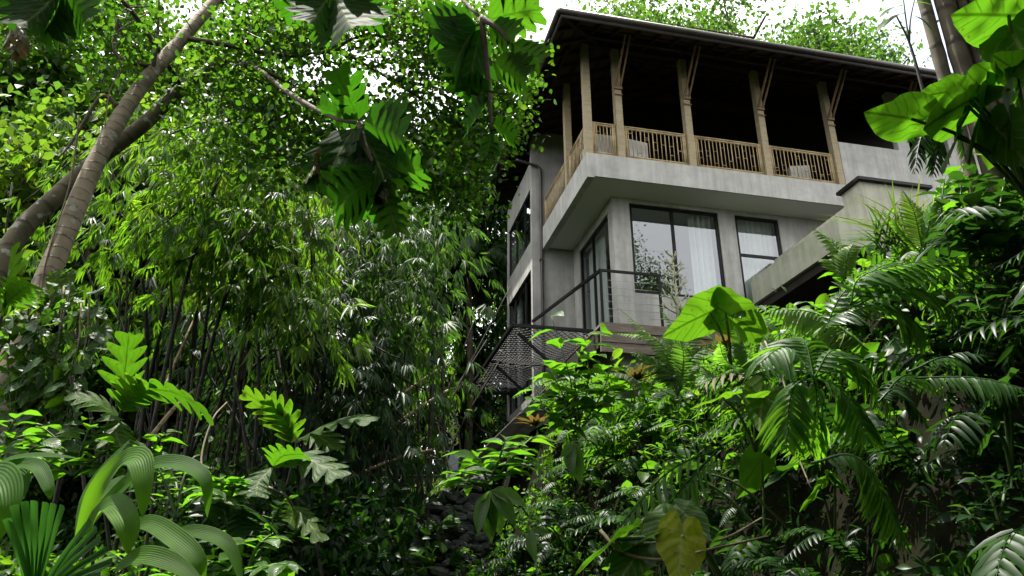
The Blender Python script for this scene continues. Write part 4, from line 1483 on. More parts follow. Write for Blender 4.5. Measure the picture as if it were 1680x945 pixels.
# ---------- breadfruit tree: mossy thick trunk, spreading branches, large lobed leaves
bt = thing('breadfruit_tree', 'thick mossy leaning tree with very large deeply lobed leaves overhead', 'tree', at(-30, 520, 6.4))
g = G()
g.tube(smooth_pts(px_pts([(-60, 640, 6.2), (-20, 480, 6.3), (30, 385, 6.5), (90, 325, 6.7), (160, 262, 6.9), (235, 205, 7.1), (300, 145, 7.3), (370, 95, 7.5), (450, 30, 7.7), (540, -60, 7.9)]), 46), list(np.linspace(.105, .06, 46)), 12)
put(g, 'trunk', M['old_bark'], bt)
WH = [(590, 203, 4.9), (628, 292, 4.8), (545, -10, 4.6), (790, 30, 4.9), (100, -20, 4.4), (835, 70, 4.8)]
for L_ in ([(370, 95, 7.5), (420, 112, 6.6), (470, 150, 5.8), (540, 190, 5.1), WH[0]], [WH[0], (600, 240, 4.85), WH[1]], [(450, 30, 7.7), (500, -20, 6.0), WH[2]],
           [(540, -60, 7.9), (680, -60, 6.0), WH[3]], [WH[3], (800, 120, 4.95), (806, 215, 5.0)], [(300, 145, 7.3), (200, 0, 5.6), WH[4]], [WH[3], (815, 45, 4.8), WH[5]]):
    g = G(); g.tube(smooth_pts(px_pts(L_), 18), [.03, .014], 7); put(g, 'branch', M['bark'], bt)
# (base px,py,Y, tip px,py,Y, width factor, dark/bright tint)
BL = [(590, 203, 4.9, 558, 120, 4.7, 1.0, .25), (590, 203, 4.9, 680, 225, 4.6, 1.0, .6), (590, 205, 4.9, 640, 305, 4.8, .8, .1), (588, 207, 4.9, 612, 300, 5.0, .8, .9), (588, 205, 4.9, 520, 285, 4.7, .8, .05), (590, 203, 4.9, 545, 175, 5.1, .8, .2),
      (628, 290, 4.8, 540, 335, 4.6, 1.1, .05), (630, 290, 4.8, 696, 272, 4.6, 1.05, .75), (628, 292, 4.8, 648, 382, 4.9, .8, .95), (628, 292, 4.8, 615, 350, 5.1, .9, .5), (626, 288, 4.8, 585, 262, 5.0, .8, .1),
      (545, -15, 4.6, 585, 62, 4.5, 1.2, .1), (545, -15, 4.6, 505, 48, 4.5, 1.0, .1), (540, -15, 4.6, 470, 15, 4.7, 1.0, .15), (550, -15, 4.6, 630, 28, 4.7, .9, .5), (545, -10, 4.6, 528, 60, 4.9, .8, .7),
      (785, 35, 4.9, 702, 50, 4.7, 1.0, .3), (790, 35, 4.9, 725, 115, 4.8, 1.1, .15), (792, 40, 4.9, 760, 155, 5.0, .9, .15), (795, 35, 4.9, 880, 10, 4.8, 1.1, .95), (800, 40, 4.9, 850, 65, 4.8, 1.0, .85),
      (806, 100, 4.9, 870, 128, 4.8, 1.0, .9), (806, 150, 4.95, 760, 140, 4.9, 1.0, .2), (806, 160, 5.0, 755, 205, 4.9, .9, .3), (806, 200, 5.0, 850, 225, 4.9, .8, .7), (806, 215, 5.0, 800, 262, 5.0, .7, .4), (835, 70, 4.8, 893, 105, 4.7, .8, .9),
      (100, -20, 4.4, 40, 55, 4.3, 1.1, .1), (100, -20, 4.4, 95, 60, 4.4, 1.0, .25), (105, -20, 4.4, 155, 40, 4.4, .9, .05), (95, -20, 4.4, 5, 20, 4.3, 1.1, .05), (100, -22, 4.4, 60, 20, 4.6, 1.0, .05)]
for k, (ax, ay, aY, ex, ey, eY, wf, tn) in enumerate(BL):
    A, B = at(ax, ay, aY), at(ex, ey, eY)
    L = np.linalg.norm(B - A)
    g = G()
    inst(g, T_LOBED[k % 5], [A + (B - A) * .08], [B - A], [np.array([.3 * math.sin(k * 2.1), .45 + .3 * math.sin(k * 1.3), .75])], L * 1.06, tn, 1.05 * wf * max(1, .34 / L))
    g.tube([A, A + (B - A) * .1], [.006, .006], 5)
    put(g, 'leaf', M['lf_bread'], bt)
r_ = np.random.default_rng(5)
for c in (at(535, 255, 4.8), at(30, 40, 4.5), at(645, 300, 4.9)):
    g = G()
    inst(g, T_LOBED[2], np.repeat([c], 4, 0) + r_.normal(size=(4, 3)) * .05, r_.normal(size=(4, 3)) * .25 + np.array([0, 0, -1]), r_.normal(size=(4, 3)), .26, r_.uniform(0, 1, 4), .6)
    put(g, 'dead_leaf', M['lf_dead'], bt)

# ================================================================== UNDERGROWTH (stuff) on the right slope and the left bank
r_ = np.random.default_rng(41)
def on_ground(x, y):
    return np.stack([x, y, terr(x, y)], -1)


def under(name, xs, ys, lift, tmpl, nper, spread, leaf, mat, cover=None):
    g = G()
    P = on_ground(xs, ys)
    P[:, 2] += r_.uniform(0, 1, len(P)) ** 1.3 * lift
    leaf_cloud(g, tmpl, P, nper, spread, leaf, up=.2, droop=.25, rng=r_, tint=np.clip(r_.normal(.45, .2, len(P)), 0, 1))
    o = g.build(name, M[mat])
    return tag(o, kind='stuff')


def slope_points(n, y0=1.2, y1=15.3):
    ys = r_.uniform(y0, y1, n)
    xs = np.interp(ys, [0, 3, 5, 8, 11, 13, 15, 20], [2.4, 1.8, 1.4, .6, -.5, -1.0, -1.3, -1.3]) + r_.uniform(0, 1, n) ** .9 * np.interp(ys, [0, 5, 9, 13, 16], [3.6, 4.2, 5, 4.2, 2.5])
    keep = ~((np.abs(xs + 1.3) < .75) & (ys > 12.4)) & ~((ys > 13.0) & (xs < .9))
    return xs[keep], ys[keep]


def face_t(xs, ys):
    """0 at the foot of the bank, 1 on its top"""
    z = terr(xs, ys)
    return np.clip((z - .5) / 4.2, 0, 1)


xs, ys = slope_points(3400)
x2_, y2_ = slope_points(1300, 1.6, 5.2)
xs, ys = np.concatenate([xs, x2_]), np.concatenate([ys, y2_])
hh = np.sin(xs * 1.9 + 1) * np.sin(ys * 1.3) + .5 * np.sin(xs * 4.1 - ys * 3.3)
m1 = hh > 0
near = (ys < 4.6 + .8 * np.sin(xs * 2)) & (xs > 1.5)
low_ = face_t(xs, ys) < .62 + .16 * np.sin(xs * 2.3 + ys * 1.9)
near = near | low_  # near and low parts get darker leaves, shade put into their colour
thin = near & (r_.uniform(0, 1, len(xs)) < .02)
a_ = m1 & ~near
under('undergrowth', xs[a_], ys[a_], .6, T_ELL, 9, .15, .115, 'lf_under')
a_ = m1 & near & ~thin
under('shade_toned_cover', xs[a_], ys[a_], .5, T_ELL, 7, .15, .11, 'lf_dark')
a_ = ~m1 & ~thin
under('creeping_cover', xs[a_], ys[a_], .2, T_LANCE, 9, .12, .13, 'lf_dark')
xs, ys = slope_points(620)
a_ = ((ys > 4.4) & (face_t(xs, ys) > .6)) | (r_.uniform(0, 1, len(ys)) < .25)
xs, ys = xs[a_], ys[a_]
under('broad_cover', xs, ys, .55, T_ELLW, 6, .13, .23, 'lf_under')
FX, FY = slope_points(320)
ys = r_.uniform(11.6, 14.2, 190)
xs = r_.uniform(-.55, .9, 190)
under('wall_cover', xs, ys, .6, T_ELL, 8, .14, .12, 'lf_under')
n = 2600
ys = r_.uniform(2.5, 15, n)
xs = -0.25 * ys - r_.uniform(0, 1, n) * (.6 * ys)
under('ground_cover', xs, ys, .45, T_ELL, 6, .17, .17, 'lf_under')
n = 900
ys = r_.uniform(9.2, 11.5, n)
xs = ys * r_.uniform(-.44, -.14, n)
under('shade_toned_bush_cover', xs, ys, 1.7, T_ELL, 7, .2, .16, 'lf_dark')  # dark leaf colour imitates the shade in front of the culms
n = 900
ys = r_.uniform(12, 15.5, n)
xs = r_.uniform(-4.5, -1.6, n)
under('low_cover', xs, ys, .3, T_TINY, 7, .16, .14, 'lf_dark')

# fern fronds among the cover, too many and too mixed to count
g = G()
gd = G()
gb = G()
e_ = .25
FT = face_t(FX, FY)
P0 = on_ground(FX, FY)
for k in range(len(FX)):
    gr_ = np.array([float(terr(FX[k] - e_, FY[k]) - terr(FX[k] + e_, FY[k])), float(terr(FX[k], FY[k] - e_) - terr(FX[k], FY[k] + e_)), 0]) / (2 * e_)
    an = r_.uniform(0, 2 * math.pi)
    dk = FY[k] < 4.8 or FT[k] < .6  # fronds here take the dark leaf, their shade is in the colour
    if (dk and r_.uniform() < .12) or (4.6 < FY[k] < 9.5 and FT[k] > .86 and r_.uniform() < .75):
        continue
    for q in range(4):
        h_ = np.array([math.cos(an + q * 1.7), math.sin(an + q * 1.7), 0]) * .7 + nrm(gr_) * .8
        L_ = r_.uniform(.4, .95)
        b_ = P0[k] + np.array([0, 0, .08])
        tp_, nn_, lk_ = (T_PINNA, 20, .22) if k % 3 else (T_LANCE_WAVY, 12, .34)
        L_ *= r_.choice([.6, .9, 1.2])
        frond_mesh(gd if dk else (gb if r_.uniform() < .05 else g), [b_, b_ + h_ * L_ * .4 + np.array([0, 0, L_ * .45]), b_ + h_ * L_ * .95 + np.array([0, 0, L_ * r_.uniform(-.1, .35)])], nn_, L_ * lk_, tp_,
                   r_.uniform(.1, .9), 64, .25, rr=(.005, .002), wscale=.9, rng=r_)
tag(g.build('fern_cover', M['lf_fern']), kind='stuff')
tag(gb.build('dead_fern_cover', M['lf_dead']), kind='stuff')
tag(gd.build('shade_toned_fern_cover', M['lf_dark']), kind='stuff')

# ================================================================== single plants
def slopeY(px, py, d=0.3, default=6.0):
    y = hitY(px, py)
    return (y if y else default) - d


def fern(label, fr, Y=None, L=.16, mat='lf_fern', n=26, tmpl=None, ang=62, droop=.12, ws=1.0, name='fern', cat='fern', seed=0, dY=0.65, nh=None, group=None, tint=.5, bipin=False):
    """fr: fronds as lists of photo pixels from base to tip"""
    r_ = np.random.default_rng(seed + len(label))
    b = fr[0][0]
    Y0 = Y or slopeY(b[0], b[1], dY)
    root = thing(name, label, cat, at(b[0], b[1], Y0), 0, group)
    for k, f in enumerate(fr):
        m = len(f)
        ex = r_.uniform(-.35, .25)
        P = np.array([at(q[0], q[1], Y0 + ex * i / (m - 1)) for i, q in enumerate(f)])
        g = G()
        up = nh or (r_.uniform(-.25, .25), -.55, 1)
        frond_mesh(g, P, n, L, tmpl or T_PINNA, np.clip(tint + r_.normal() * .15, 0, 1), ang, droop, up, rr=(.007, .0025), wscale=ws, rng=r_)
        put(g, 'frond', M[mat], root)
    return root


def taro(label, leaves, Y=None, mat='lf_taro', dY=.95, name='taro_plant', cat='taro', foot=None, seed=0, tint=None, group=None):
    """leaves: (stalk joint px,py, tip px,py, normal) in photo pixels"""
    r_ = np.random.default_rng(seed + len(label))
    l0 = leaves[0]
    Y0 = Y or slopeY(l0[0], l0[1], dY)
    ft = foot or (l0[0] + 20, l0[1] + 120)
    F0 = at(ft[0], ft[1], Y0 + .25)
    root = thing(name, label, cat, F0, 0, group)
    for k, lf in enumerate(leaves):
        jx, jy, tx, ty = lf[:4]
        nn = np.array(lf[4] if len(lf) > 4 else (-.1, -.35, .9), float)
        dz = lf[5] if len(lf) > 5 else 0
        J, Tp = at(jx, jy, Y0), at(tx, ty, Y0 - .12 + dz)
        S = np.linalg.norm(Tp - J) / .78
        g = G()
        inst(g, T_HEARTS[(k + seed) % 4], [J], [Tp - J], [nn], S, tint if tint is not None else r_.uniform(.25, .85))
        lo = put(g, 'leaf', M[mat], root)
        g = G()
        m_ = (J + F0) / 2 + np.array([0, -.03, np.linalg.norm(J - F0) * .12])
        g.tube(smooth_pts([F0, m_, J], 12), [.011 + S * .008, .006 + S * .006], 7)
        put(g, 'stalk', M['stem'], root)
    return root


def shrub(label, stems, leaf, mat='lf_shrub', tmpl=None, Y=None, nleaf=9, name='shrub', cat='shrub', seed=0, dY=.7, droop=.35, group=None, wscale=None, per_leaf=False):
    """stems: pixel polylines from foot to tip; leaves set alternately round each stem"""
    r_ = np.random.default_rng(seed + len(label))
    b = stems[0][0]
    Y0 = Y or slopeY(b[0], b[1], dY)
    root = thing(name, label, cat, at(b[0], b[1], Y0), 0, group)
    sg = G()
    fg = G()
    for si, s in enumerate(stems):
        m = len(s)
        ex = r_.uniform(-.3, .3) if si else 0
        P = smooth_pts([at(q[0], q[1], Y0 + ex * i / (m - 1)) for i, q in enumerate(s)], 20)
        sg.tube(P, [.011, .004], 6)
        Tn = nrm(np.gradient(P, axis=0))
        for k in range(nleaf):
            u = .18 + .82 * k / max(1, nleaf - 1)
            i = min(19, int(u * 19))
            an = k * 2.4 + si
            side = np.array([math.cos(an), math.sin(an) * .8 - .15, 0.25])
            D = nrm(Tn[i] * .35 + side - np.array([0, 0, droop * r_.uniform(.4, 1.4)]))
            nn = np.array([0, -.25, 1]) + r_.normal(size=3) * .25
            inst(fg, tmpl or T_ELL, [P[i] + D * leaf * .08], [D], [nn], leaf * r_.uniform(.65, 1.15), np.clip(r_.normal(.5, .2), 0, 1), wscale)
    put(sg, 'stem', M['stem'], root)
    put(fg, 'foliage', M[mat], root)
    return root


# ----- by the deck
shrub('tall shrub with large glossy leaves in front of the net platform', [[(945, 700), (935, 620), (905, 520)], [(950, 700), (965, 620), (960, 550)], [(940, 700), (920, 640), (890, 590)], [(955, 700), (990, 640), (1000, 600)],
      [(945, 705), (900, 680), (880, 640)], [(955, 700), (1010, 650), (1060, 625)], [(950, 690), (945, 600), (985, 545)]], .34, Y=9.0, nleaf=11, tmpl=T_ELLW, wscale=None, seed=1, name='broadleaf_shrub', droop=.5)
TF = [[(1112, 650), (1095, 580), (1015, 505)], [(1112, 650), (1080, 560), (1005, 545)], [(1112, 650), (1120, 570), (1080, 500)], [(1112, 650), (1140, 545), (1195, 575)],
      [(1112, 650), (1150, 570), (1240, 570)], [(1112, 650), (1090, 600), (1045, 610)], [(1112, 650), (1140, 600), (1190, 630)], [(1112, 650), (1070, 590), (1030, 575)], [(1112, 650), (1110, 545), (1140, 505)]]
fern('light green tree fern spreading feathery fronds in front of the deck boards', TF, 8.3, .15, mat='lf_light_fern', n=30, droop=.3, ws=.8, name='tree_fern', seed=2, tint=.6)
fern('fern of small curled fronds right of the biggest taro stalks', [[(1225, 620), (1215, 570), (1205, 535)], [(1225, 620), (1250, 580), (1265, 545)], [(1225, 620), (1240, 590), (1285, 575)], [(1225, 620), (1190, 590), (1180, 560)], [(1225, 620), (1250, 610), (1295, 600)]], 7.3, .12, mat='lf_light_fern', n=30, droop=.35, seed=3, tint=.6)
fern('low fern carpet fronds hanging below the deck edge', [[(1060, 660), (1040, 620), (1000, 610)], [(1060, 660), (1075, 620), (1110, 615)], [(1060, 660), (1050, 640), (1010, 650)], [(1060, 660), (1090, 640), (1130, 650)]], 8.6, .15, n=30, droop=.3, seed=4)
# bromeliads
for (px, py, Y, lb, sd) in ((1045, 625, 9.0, 'red brown bromeliad rosette below the deck boards', 1), (1185, 575, 8.4, 'small reddish bromeliad behind the big taro stalks', 2), (880, 700, 10.5, 'small rusty red rosette at the foot of the glossy shrub', 3)):
    t_ = thing('bromeliad', lb, 'bromeliad', at(px, py, Y))
    g = G()
    rr = np.random.default_rng(sd)
    for k in range(16):
        an = k * 2.4
        D = np.array([math.cos(an), math.sin(an), .55 + .5 * (k % 3) * .5])
        inst(g, T_LANCE, [(0, 0, 0)], [D], [np.array([-D[0] * .6, -D[1] * .6, 1])], .36 * rr.uniform(.7, 1.1), rr.uniform(0, 1), 1.3)
    g.build('leaf_rosette', M['lf_brom'], t_)

# ----- taro plants
taro('largest bright taro with two huge leaves below the concrete beam', [(1165, 512, 1088, 548, (-.2, .6, .7)), (1190, 512, 1268, 560, (.3, .6, .7), .1)], 7.6, foot=(1200, 600), seed=1, tint=.75)
taro('taro with flat pale leaf left of the long lance leaved fern', [(1185, 652, 1138, 664, (.05, .12, 1)), (1252, 650, 1243, 708, (.1, .9, .4)), (1235, 655, 1262, 640, (.05, .12, 1))], foot=(1240, 740), seed=2, tint=.85)
taro('taro with two dark green umbrella leaves in the middle of the slope', [(1235, 705, 1183, 722, (.05, .12, 1)), (1238, 702, 1292, 716, (.05, .12, 1)), (1262, 735, 1188, 770, (.05, .12, 1)), (1268, 738, 1338, 720, (.05, .12, 1))], foot=(1260, 830), seed=3, tint=.3)
taro('taro with one drooping leaf lit through below the umbrella leaves', [(1250, 752, 1205, 812, (-.3, .8, .5)), (1105, 775, 1055, 800, (.05, .12, 1))], foot=(1255, 880), seed=4, tint=.6)
taro('bluish grey taro with two small leaves in shade', [(1290, 772, 1255, 795, (.05, .12, 1)), (1290, 770, 1340, 757, (.05, .12, 1)), (1112, 768, 1165, 758, (.05, .12, 1))], foot=(1300, 870), seed=5, mat='lf_dark', tint=.8)
taro('yellowing taro leaf hanging upright at the bottom edge', [(1118, 880, 1112, 960, (.1, .9, .3))], 3.2, mat='lf_yellowing', foot=(1190, 960), seed=6, tint=.6)
taro('bright taro leaf pointing left at the bottom edge', [(1010, 885, 940, 935, (-.15, .3, .9)), (1040, 895, 1080, 870, (0, -.5, .9)), (1045, 910, 1010, 960, (-.1, -.7, .7))], 3.3, foot=(1130, 930), seed=7, tint=.65)
taro('taro with a round leaf just above the yellowing one', [(1120, 840, 1165, 880, (.1, -.8, .5)), (1100, 850, 1060, 890, (-.2, -.7, .6))], 3.5, foot=(1180, 950), seed=8, tint=.6)

taro('shaded taro with two round leaves left of the lone drooping frond', [(1345, 800, 1310, 835, (.05, .5, .8)), (1370, 790, 1405, 815, (.05, .4, .9))], foot=(1370, 900), seed=10, tint=.2)
taro('small bright taro at the top of the bank below the light tree fern', [(1060, 672, 1025, 690, (-.1, .2, 1)), (1075, 668, 1112, 680, (.1, .25, 1)), (1068, 660, 1060, 640, (0, .4, .9))], foot=(1075, 730), seed=11, tint=.8)
taro('dim taro with three leaves at the far right edge', [(1640, 640, 1600, 675, (-.1, .5, .8)), (1655, 650, 1690, 690, (.1, .5, .8)), (1630, 700, 1600, 740, (-.2, .6, .7))], foot=(1660, 780), seed=12, mat='lf_dark', tint=.7)
# ----- large ferns with long leaflets on the right
LL = dict(tmpl=T_LANCE_WAVY, n=15, droop=.30, ang=58, ws=.85)
fern('bright yellow green fern frond hanging over the shaded gap under the beam', [[(1425, 575), (1340, 515), (1250, 508)], [(1425, 575), (1380, 545), (1350, 590)]], 5.4, .22, mat='lf_light_fern', seed=11, nh=(0, -1, .6), tint=.95, **{**LL, 'n': 24, 'droop': .5})
fern('large dark green fern with long leaflets arching right over the slope', [[(1395, 500), (1490, 440), (1655, 440)], [(1395, 505), (1490, 470), (1590, 520)], [(1395, 495), (1440, 440), (1500, 430)], [(1400, 510), (1460, 500), (1530, 560)], [(1395, 500), (1420, 450), (1560, 420)]], 4.9, .32, mat='lf_bright_fern', seed=12, tint=.5, **LL)
fern('greyish glossy fern frond rising beside the yellow green one', [[(1352, 545), (1385, 478), (1445, 442)], [(1352, 545), (1370, 520), (1420, 500)]], 5.2, .22, mat='lf_fern_dark', seed=13, tint=.9, **LL)
fern('mid green fern with long leaflets fanning out in the centre of the slope', [[(1335, 620), (1370, 575), (1440, 625)], [(1335, 620), (1290, 570), (1240, 600)], [(1335, 620), (1320, 560), (1290, 555)], [(1335, 620), (1400, 600), (1480, 690)], [(1335, 620), (1300, 640), (1290, 740)], [(1335, 620), (1340, 660), (1330, 750)], [(1335, 620), (1380, 640), (1430, 730)]], 4.5, .27, mat='lf_bright_fern', seed=14, tint=.3, **LL)
fern('shaded fern frond arching down at the right edge', [[(1490, 610), (1570, 590), (1670, 700)], [(1500, 620), (1600, 620), (1690, 640)]], 3.9, .17, mat='lf_fern_dark', seed=15, tint=.8, **{**LL, 'n': 20})
fern('dim fern frond left of the one at the right edge', [[(1440, 660), (1490, 615), (1560, 650)], [(1440, 660), (1470, 640), (1520, 690)]], 4.3, .17, mat='lf_fern_dark', seed=16, tint=.3, **{**LL, 'n': 20})
fern('long fern frond drooping alone against the dark lower right corner', [[(1330, 760), (1410, 755), (1495, 908)]], 3.0, .16, seed=17, tint=.4, nh=(.4, -.7, .7), **{**LL, 'n': 24})
fern('fern with long leaflets drooping left at the bottom of the slope', [[(1180, 735), (1090, 780), (985, 905)], [(1180, 735), (1120, 800), (1080, 850)]], 4.2, .20, seed=18, tint=.65, **{**LL, 'droop': .55})
fern('lush upright fern right of the black capped pillar', [[(1515, 420), (1500, 350), (1480, 310)], [(1515, 420), (1530, 340), (1545, 300)], [(1515, 420), (1550, 370), (1590, 350)], [(1515, 420), (1480, 380), (1465, 360)], [(1515, 420), (1545, 400), (1580, 410)]], 5.4, .14, mat='lf_light_fern', n=30, ws=.8, seed=19, tint=.7)
fern('small bright fern sprig in front of the terrace beam', [[(1385, 460), (1372, 405), (1330, 372)], [(1385, 460), (1390, 420), (1400, 400)], [(1385, 460), (1365, 430), (1345, 425)]], 6.0, .12, n=13, mat='lf_light_fern', tmpl=T_ELL, ws=1.0, seed=20, tint=.9)
fern('small green fern half way down the slope in front of the bank', [[(905, 790), (880, 760), (850, 770)], [(905, 790), (900, 740), (880, 720)], [(905, 790), (930, 760), (960, 775)]], None, .1, n=22, seed=21, tint=.3)
fern('young ferns growing out of the stone wall', [[(690, 850), (680, 825), (672, 812)], [(690, 850), (700, 815), (715, 805)], [(690, 850), (670, 845), (655, 850)], [(688, 880), (672, 868), (655, 875)], [(690, 880), (705, 860), (720, 865)], [(700, 905), (715, 890), (735, 900)], [(712, 930), (700, 905), (680, 900)], [(725, 870), (740, 850), (755, 858)], [(668, 910), (660, 885), (650, 880)], [(735, 930), (750, 905), (765, 905)]], 12.8, .2, mat='lf_bright_fern', n=20, seed=22, tint=.6)
fern('fern with drooping olive fronds below the light tree fern', [[(1000, 720), (970, 690), (950, 720)], [(1000, 720), (1000, 680), (985, 670)], [(1000, 720), (1030, 690), (1060, 720)]], None, .15, n=24, seed=23, tint=.5)

# ----- shrubs covering the slope, each with its own place
SH = [('bright leafy shrub at the foot of the timber stair', [[(800, 800), (790, 760), (775, 745)], [(800, 800), (820, 750), (830, 720)], [(800, 800), (840, 770), (870, 755)], [(800, 800), (770, 790), (755, 775)], [(800, 800), (860, 730), (880, 715)]], .2, T_ELL, .45),
      ('shrub with narrow leaves left of the two umbrella taro leaves', [[(1130, 760), (1110, 700), (1080, 680)], [(1130, 760), (1140, 700), (1150, 660)], [(1130, 760), (1170, 720), (1180, 690)], [(1130, 760), (1090, 740), (1060, 730)]], .16, T_LANCE, .5),
      ('low shrub with shiny oval leaves beside the olive fern', [[(960, 720), (930, 690), (900, 690)], [(960, 720), (970, 670), (960, 640)], [(960, 720), (1010, 690), (1040, 670)]], .2, T_ELLW, .35),
      ('small leaved twiggy shrub hanging in the middle of the slope', [[(1080, 820), (1060, 760), (1040, 700)], [(1080, 820), (1100, 780), (1130, 790)], [(1080, 820), (1050, 800), (1010, 800)], [(1080, 820), (1090, 850), (1060, 870)]], .11, T_ELL, .4),
      ('green shrub just below the tree fern and bromeliad', [[(1080, 690), (1060, 660), (1040, 640)], [(1080, 690), (1090, 650), (1100, 630)], [(1080, 690), (1120, 670), (1140, 650)]], .17, T_ELL, .6),
      ('leafy shrub in front of the dark opening under the beam', [[(1400, 540), (1380, 480), (1370, 430)], [(1400, 540), (1420, 470), (1430, 420)], [(1400, 540), (1450, 480), (1470, 440)], [(1400, 540), (1350, 510), (1330, 500)]], .17, T_ELLW, .6),
      ('dense green shrub right of the lush upright fern', [[(1600, 420), (1580, 340), (1570, 290)], [(1600, 420), (1620, 350), (1640, 300)], [(1600, 420), (1560, 380), (1540, 360)], [(1600, 420), (1650, 390), (1680, 370)]], .17, T_ELLW, .2),
      ('dim heart leaved shrub under the arching dark fern', [[(1560, 620), (1580, 560), (1600, 530)], [(1560, 620), (1540, 570), (1530, 545)], [(1560, 620), (1620, 600), (1650, 570)]], .14, T_HEARTS[1], .2),
      ('dark shrub in the shadow at the right edge', [[(1640, 560), (1650, 500), (1670, 460)], [(1640, 560), (1610, 510), (1600, 480)], [(1640, 560), (1680, 540), (1700, 500)]], .16, T_ELL, .2),
      ('shaded shrub low on the slope right of the ribbed leaves', [[(930, 930), (920, 870), (900, 840)], [(930, 930), (960, 880), (980, 850)], [(930, 930), (890, 900), (870, 880)]], .2, T_ELL, .1),
      ('leafy creeper running down beside the stone wall', [[(775, 830), (770, 870), (760, 930)], [(790, 830), (800, 880), (790, 940)], [(760, 850), (740, 890), (735, 940)], [(770, 810), (760, 800), (750, 790)]], .16, T_ELL, .35),
      ('sunny yellow green bush at the bottom edge left of the stone wall', [[(655, 960), (640, 925), (620, 920)], [(655, 960), (665, 920), (675, 910)], [(655, 960), (690, 935), (700, 930)], [(655, 960), (610, 945), (590, 950)]], .22, T_LANCE, .9),
      ('dark leafy shrub in the black lower right corner', [[(1640, 860), (1620, 800), (1600, 780)], [(1640, 860), (1650, 800), (1660, 770)], [(1640, 860), (1600, 850), (1580, 830)]], .12, T_ELL, .1)]
for k, (lb, stems, lf, tm, tn) in enumerate(SH):
    shrub(lb, stems, lf, 'lf_shrub' if k not in (7, 8, 9, 12) else 'lf_dark', tm, None if k != 11 else 11.0, 13, seed=k * 3)  # shrubs in shaded spots get a darker leaf, shade as colour
shrub('dark bush covering the foot of the bamboo hut', [[(1620, 420), (1600, 350), (1590, 300)], [(1620, 420), (1640, 340), (1650, 280)], [(1620, 420), (1660, 370), (1680, 330)], [(1620, 420), (1580, 390), (1560, 370)], [(1640, 420), (1690, 360), (1700, 300)]], .2, 'lf_dark', T_ELLW, 4.5, 14, seed=91)
shrub('tall dark shrub between the lush upright fern and the hut pole', [[(1560, 420), (1545, 350), (1550, 290)], [(1560, 420), (1575, 330), (1580, 270)], [(1560, 420), (1600, 370), (1610, 320)]], .17, 'lf_dark', T_ELLW, 4.8, 14, seed=92)
# hanging ribbed leaves
for k, (lb, cx, cy, tips, Y) in enumerate((('cluster of hanging ribbed leaves left of the dark bank', 805, 805, [(772, 868), (797, 886), (822, 878), (850, 852), (790, 828), (868, 820)], 7.0),
                                            ('pair of big ribbed leaves hanging in front of the shiny shrub', 940, 725, [(930, 775), (948, 790), (955, 765), (925, 745)], 6.6),
                                            ('single dull ribbed leaf hanging low beside the ribbed cluster', 872, 868, [(870, 915), (900, 872)], 6.0))):
    t_ = thing('ribbed_plant', lb, 'plant', at(cx, cy, Y))
    A = at(cx, cy, Y)
    foot = at(cx + 60, cy + 40, Y + .8)
    g = G(); g.tube(smooth_pts([foot, (foot + A) / 2 + np.array([0, 0, .12]), A], 12), [.01, .005], 6); put(g, 'stem', M['stem'], t_)
    for i, (tx, ty) in enumerate(tips):
        B = at(tx, ty, Y - .1 + .05 * (i % 3))
        g = G()
        inst(g, T_ELLW, [A], [B - A], [np.array([.35 * (i - 2), -1, .25])], np.linalg.norm(B - A), min(1, .2 + .12 * i), .68)
        put(g, 'leaf', M['lf_ribbed'], t_)

# grass tuft on the stone wall, spiky grasses beside the pillar
def tuft(label, px, py, Y, n, L, mat, spread=.1, seed=0, lean=.5, name='grass_tuft'):
    rr = np.random.default_rng(seed)
    t_ = thing(name, label, 'grass', at(px, py, Y))
    g = G()
    an = rr.uniform(0, 2 * math.pi, n)
    D = np.stack([np.cos(an) * lean, np.sin(an) * lean, np.ones(n)], -1) + rr.normal(size=(n, 3)) * .12
    O = rr.normal(size=(n, 3)) * np.array([spread, spread, .02])
    sp = t_strip(np.linspace(0, 1, 6), [.012, .014, .012, .010, .006, 0], fold=.2, droop=.55)
    inst(g, sp, O, D, np.stack([-np.cos(an), -np.sin(an), np.full(n, .6)], -1), L * rr.uniform(.6, 1.15, n), rr.uniform(0, 1, n), 1.4)
    g.build('foliage', M[mat], t_)


tuft('yellow green grass tuft on top of the stone wall', 718, 815, 13.4, 170, .42, 'grass', .16, 1)
tuft('wiry brown grass clump right of the pillar', 1490, 395, 6.4, 60, .62, 'grass', .07, 2, .8)
tuft('arching grass clump between the pillar and the lush fern', 1455, 405, 6.6, 45, .5, 'lf_fern_dark', .06, 3, .9)

# ----- climbing big-leaved plant in front of the bamboo hut
taro('climbing plant with giant bright leaves in front of the bamboo hut',
     [(1655, 25, 1562, 22, (-.15, .45, .85)), (1670, 118, 1628, 90, (-.1, .45, .85)), (1592, 165, 1508, 205, (-.1, .45, .85)), (1600, 160, 1655, 145, (.2, .45, .85)), (1495, 195, 1420, 182, (0, .45, .85)),
      (1610, 185, 1580, 262, (-.1, .45, .85)), (1560, 150, 1502, 158, (-.1, .45, .85), .1), (1660, 170, 1648, 240, (.2, .45, .85)), (1570, 225, 1545, 275, (-.2, .45, .85)), (1665, 60, 1700, 130, (.3, .45, .85)), (1640, 215, 1690, 270, (.2, .45, .85))],
     3.4, foot=(1690, 330), name='climbing_taro', cat='climber', seed=9, tint=.6)
